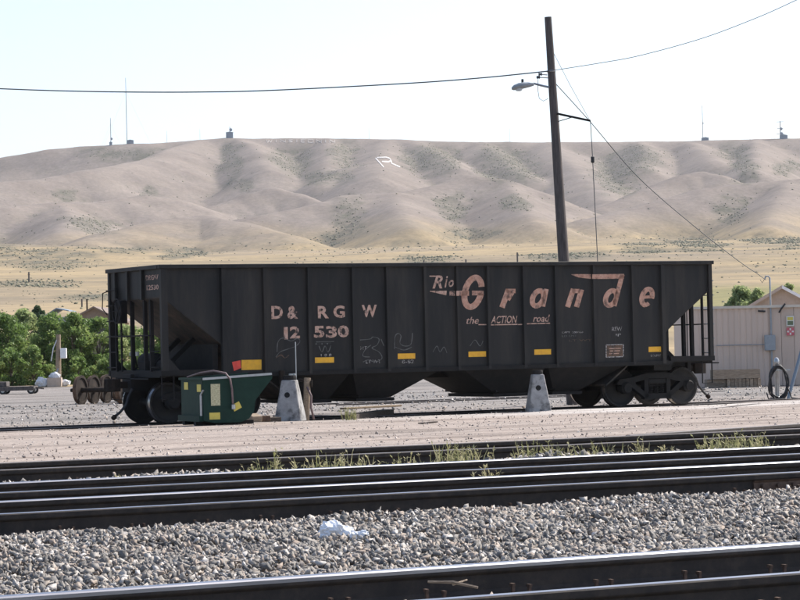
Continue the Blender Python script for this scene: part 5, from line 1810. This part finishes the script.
SC = 2620 / FPX
def mast(label, px, ptop, r, hut_=None, dishes=(), arms=(), hlabel=None):
    P = skyline(px)
    x, y = pix(P)
    h = (y - ptop) * SC
    t = thing('radio_mast', label, 'mast', P - Vector((0, 0, .5)), 0, 'masts on the hill crest')
    MB().tube([(0, 0, 0), (0, 0, h * .5), (0, 0, h + .5)], [r, r * .9, r * .6], 6).build('mast_shaft', M['mast'], t)
    for s in (-1, 1):
        if h > 20:
            MB().tube([(0, 0, h * .8), (s * h * .35, 4, .4)], .05, 4).build('guy_wire', M['mast'], t)
    for f, rr in dishes:
        MB().lathe([(.2, -.5), (rr, -.3), (rr, .3), (.2, .5)], (rr * .6, -.8, h * f), (.4, -1, 0), 12).build('dish', M['mast'], t)
    for f, w in arms:
        MB().bar((-w, 0, h * f), (w, 0, h * f), .5, .5).build('crossarm', M['mast'], t)
    if hut_:
        dx, w, hh = hut_
        hx = P.x + dx * SC
        hq = Vector((hx, P.y - 1, tz(hx, P.y - 1) - .6))
        u_ = thing('equipment_hut', hlabel, 'hut', hq, 0, 'huts on the hill crest')
        MB().box((0, 0, hh * SC / 2 + .3), (w * SC, 4, hh * SC + .6)).build('hut_wall', M['hutblue'], u_)
        MB().prism([(-w * SC / 2 - .3, hh * SC + .6), (w * SC / 2 + .3, hh * SC + .6), (0, hh * SC + 1.3)], -2.3, 2.3, lambda a, b, h: (a, h, b)).build('hut_roof', M['hutblue'], u_)
    return t


mast('slim mast with a dish near its foot beside the tallest mast', 111, 118, .42, (0, 2.6, 2.6), ((.24, 1.2),), (), 'tiny hut under the slim dish mast')
mast('tallest guyed mast on the hill crest', 127, 78, .40, (3.5, 6.5, 3.2), (), (), 'low hut beside the tallest guyed mast')
mast('short mast on a hut by the white hillside word', 230, 126.5, .5, (-.3, 7, 5.5), ((.75, 1.6),), (), 'dark hut under the short mast by the white word')
mast('slim guyed mast between the utility pole and the lattice tower', 703, 105, .38, (2.0, 7, 2.4), ((.5, .7),), (), 'low hut under the slim guyed mast')
mast('dish laden tower with crossarms on the crest', 780.5, 121, .6, (3, 7.5, 3.4), ((.30, 1.7), (.58, 1.4)), ((.30, 4), (.6, 3), (.98, 3.6)), 'blue grey hut under the dish laden tower')
for px, pt, lb in ((167, 131, 'thin pole on the crest above the long bare spur'), (200, 129, 'thin pole on the crest where the long spur meets it'), (369, 127, 'thin pole on the crest above the white letter'), (510, 128, 'thin pole on the crest midway between word and guyed mast'), (750, 130, 'thin pole on the crest beside the dish tower')):
    mast(lb, px, pt, .16)

# white letters laid out in stones on the hillside
def hill_strokes(name, label, strokes, w, cat='letter', group=None, mm='limestone'):
    """strips of whitewashed stone laid on the slope, a hand's height proud of it"""
    t = None
    for s in strokes:
        pts = []
        for (x0, y0), (x1, y1) in zip(s[:-1], s[1:]):
            n_ = max(2, int(math.hypot(x1 - x0, y1 - y0) / 1.2))
            pts += [(x0 + (x1 - x0) * k / n_, y0 + (y1 - y0) * k / n_) for k in range(n_)]
        pts.append(s[-1])
        Ls, Rs = stroke(pts, w)
        lift = Vector((0, -.1, .3))
        top = [(hill_hit(a.x, a.y) + lift, hill_hit(b.x, b.y) + lift) for a, b in zip(Ls, Rs)]
        if t is None:
            org = top[0][0].copy()
            t = thing(name, label, cat, org, 0, group)
        mb = MB()
        for (a, b), (c, d) in zip(top[:-1], top[1:]):
            vs = [p - org for p in (a, b, d, c)]
            dn = Vector((0, 0, -.6))
            mb.add(vs + [v + dn for v in vs], [(0, 1, 2, 3), (7, 6, 5, 4), (0, 4, 5, 1), (1, 5, 6, 2), (2, 6, 7, 3), (3, 7, 4, 0)])
        mb.build('stroke', M[mm], t)
    return t


hill_strokes('hillside_letter', 'large white stone letter R laid out on the hillside', [[(375.5, 158.2), (383.6, 167.2)], [(377, 157.8), (386, 157.4), (389.5, 158.6), (391.3, 161), (388.5, 161.9), (382, 161.6)], [(391.4, 161.2), (391.6, 163.6), (400, 167.2)]], .95)
x = 266.0
GL = {'W': [[(0, 0), (.25, 1), (.5, .3), (.75, 1), (1, 0)]], 'I': [[(.5, 0), (.5, 1)]], 'N': [[(0, 1), (0, 0), (1, 1), (1, 0)]], 'S': [[(1, 0), (0, .2), (1, .7), (0, 1)]], 'E': [[(1, 0), (0, 0), (0, 1), (1, 1)], [(0, .5), (.8, .5)]], 'O': [[(0, 0), (1, 0), (1, 1), (0, 1), (0, 0)]]}
for k, (ch, w) in enumerate((('W', 6), ('I', 2), ('N', 5), ('S', 4), ('I', 2), ('E', 4), ('O', 5), ('N', 5), ('I', 2), ('N', 5))):
    hill_strokes('crest_letter', 'small white letter of the faint word just below the crest', [[(x + px * w, 139.9 + .2 * (k > 5) + py * 2.8) for px, py in s] for s in GL[ch]], .6, 'letter', 'letters of the hillside word', 'oldstone')
    x += w + 3.2

# posts out on the plain
for x, y0, y1, lb in ((517.5, 262, 252.5, 'taller grey post on the plain near the utility pole'), (466, 264, 259.5, 'short grey post on the plain beside the taller post'), (424, 265, 260.5, 'short grey post on the plain far from the utility pole'), (29, 282, 272, 'lone grey post on the plain above the willows'), (82, 308, 299, 'grey post standing beside the gabled house')):
    P = hill_hit(x, y0)
    h = (y0 - y1) / FPX * P.y
    t = thing('fence_post', lb, 'post', P - Vector((0, 0, .3)), 0, 'posts on the plain')
    MB().tube([(0, 0, 0), (0, 0, h + .3)], .0012 * P.y / 4, 8).build('post_shaft', M['pole'], t)
    if h > 1.5:
        MB().bar((-.3 * h / 2, 0, h * .9), (.3 * h / 2, 0, h * .9), .06, .06).build('crosspiece', M['pole'], t)
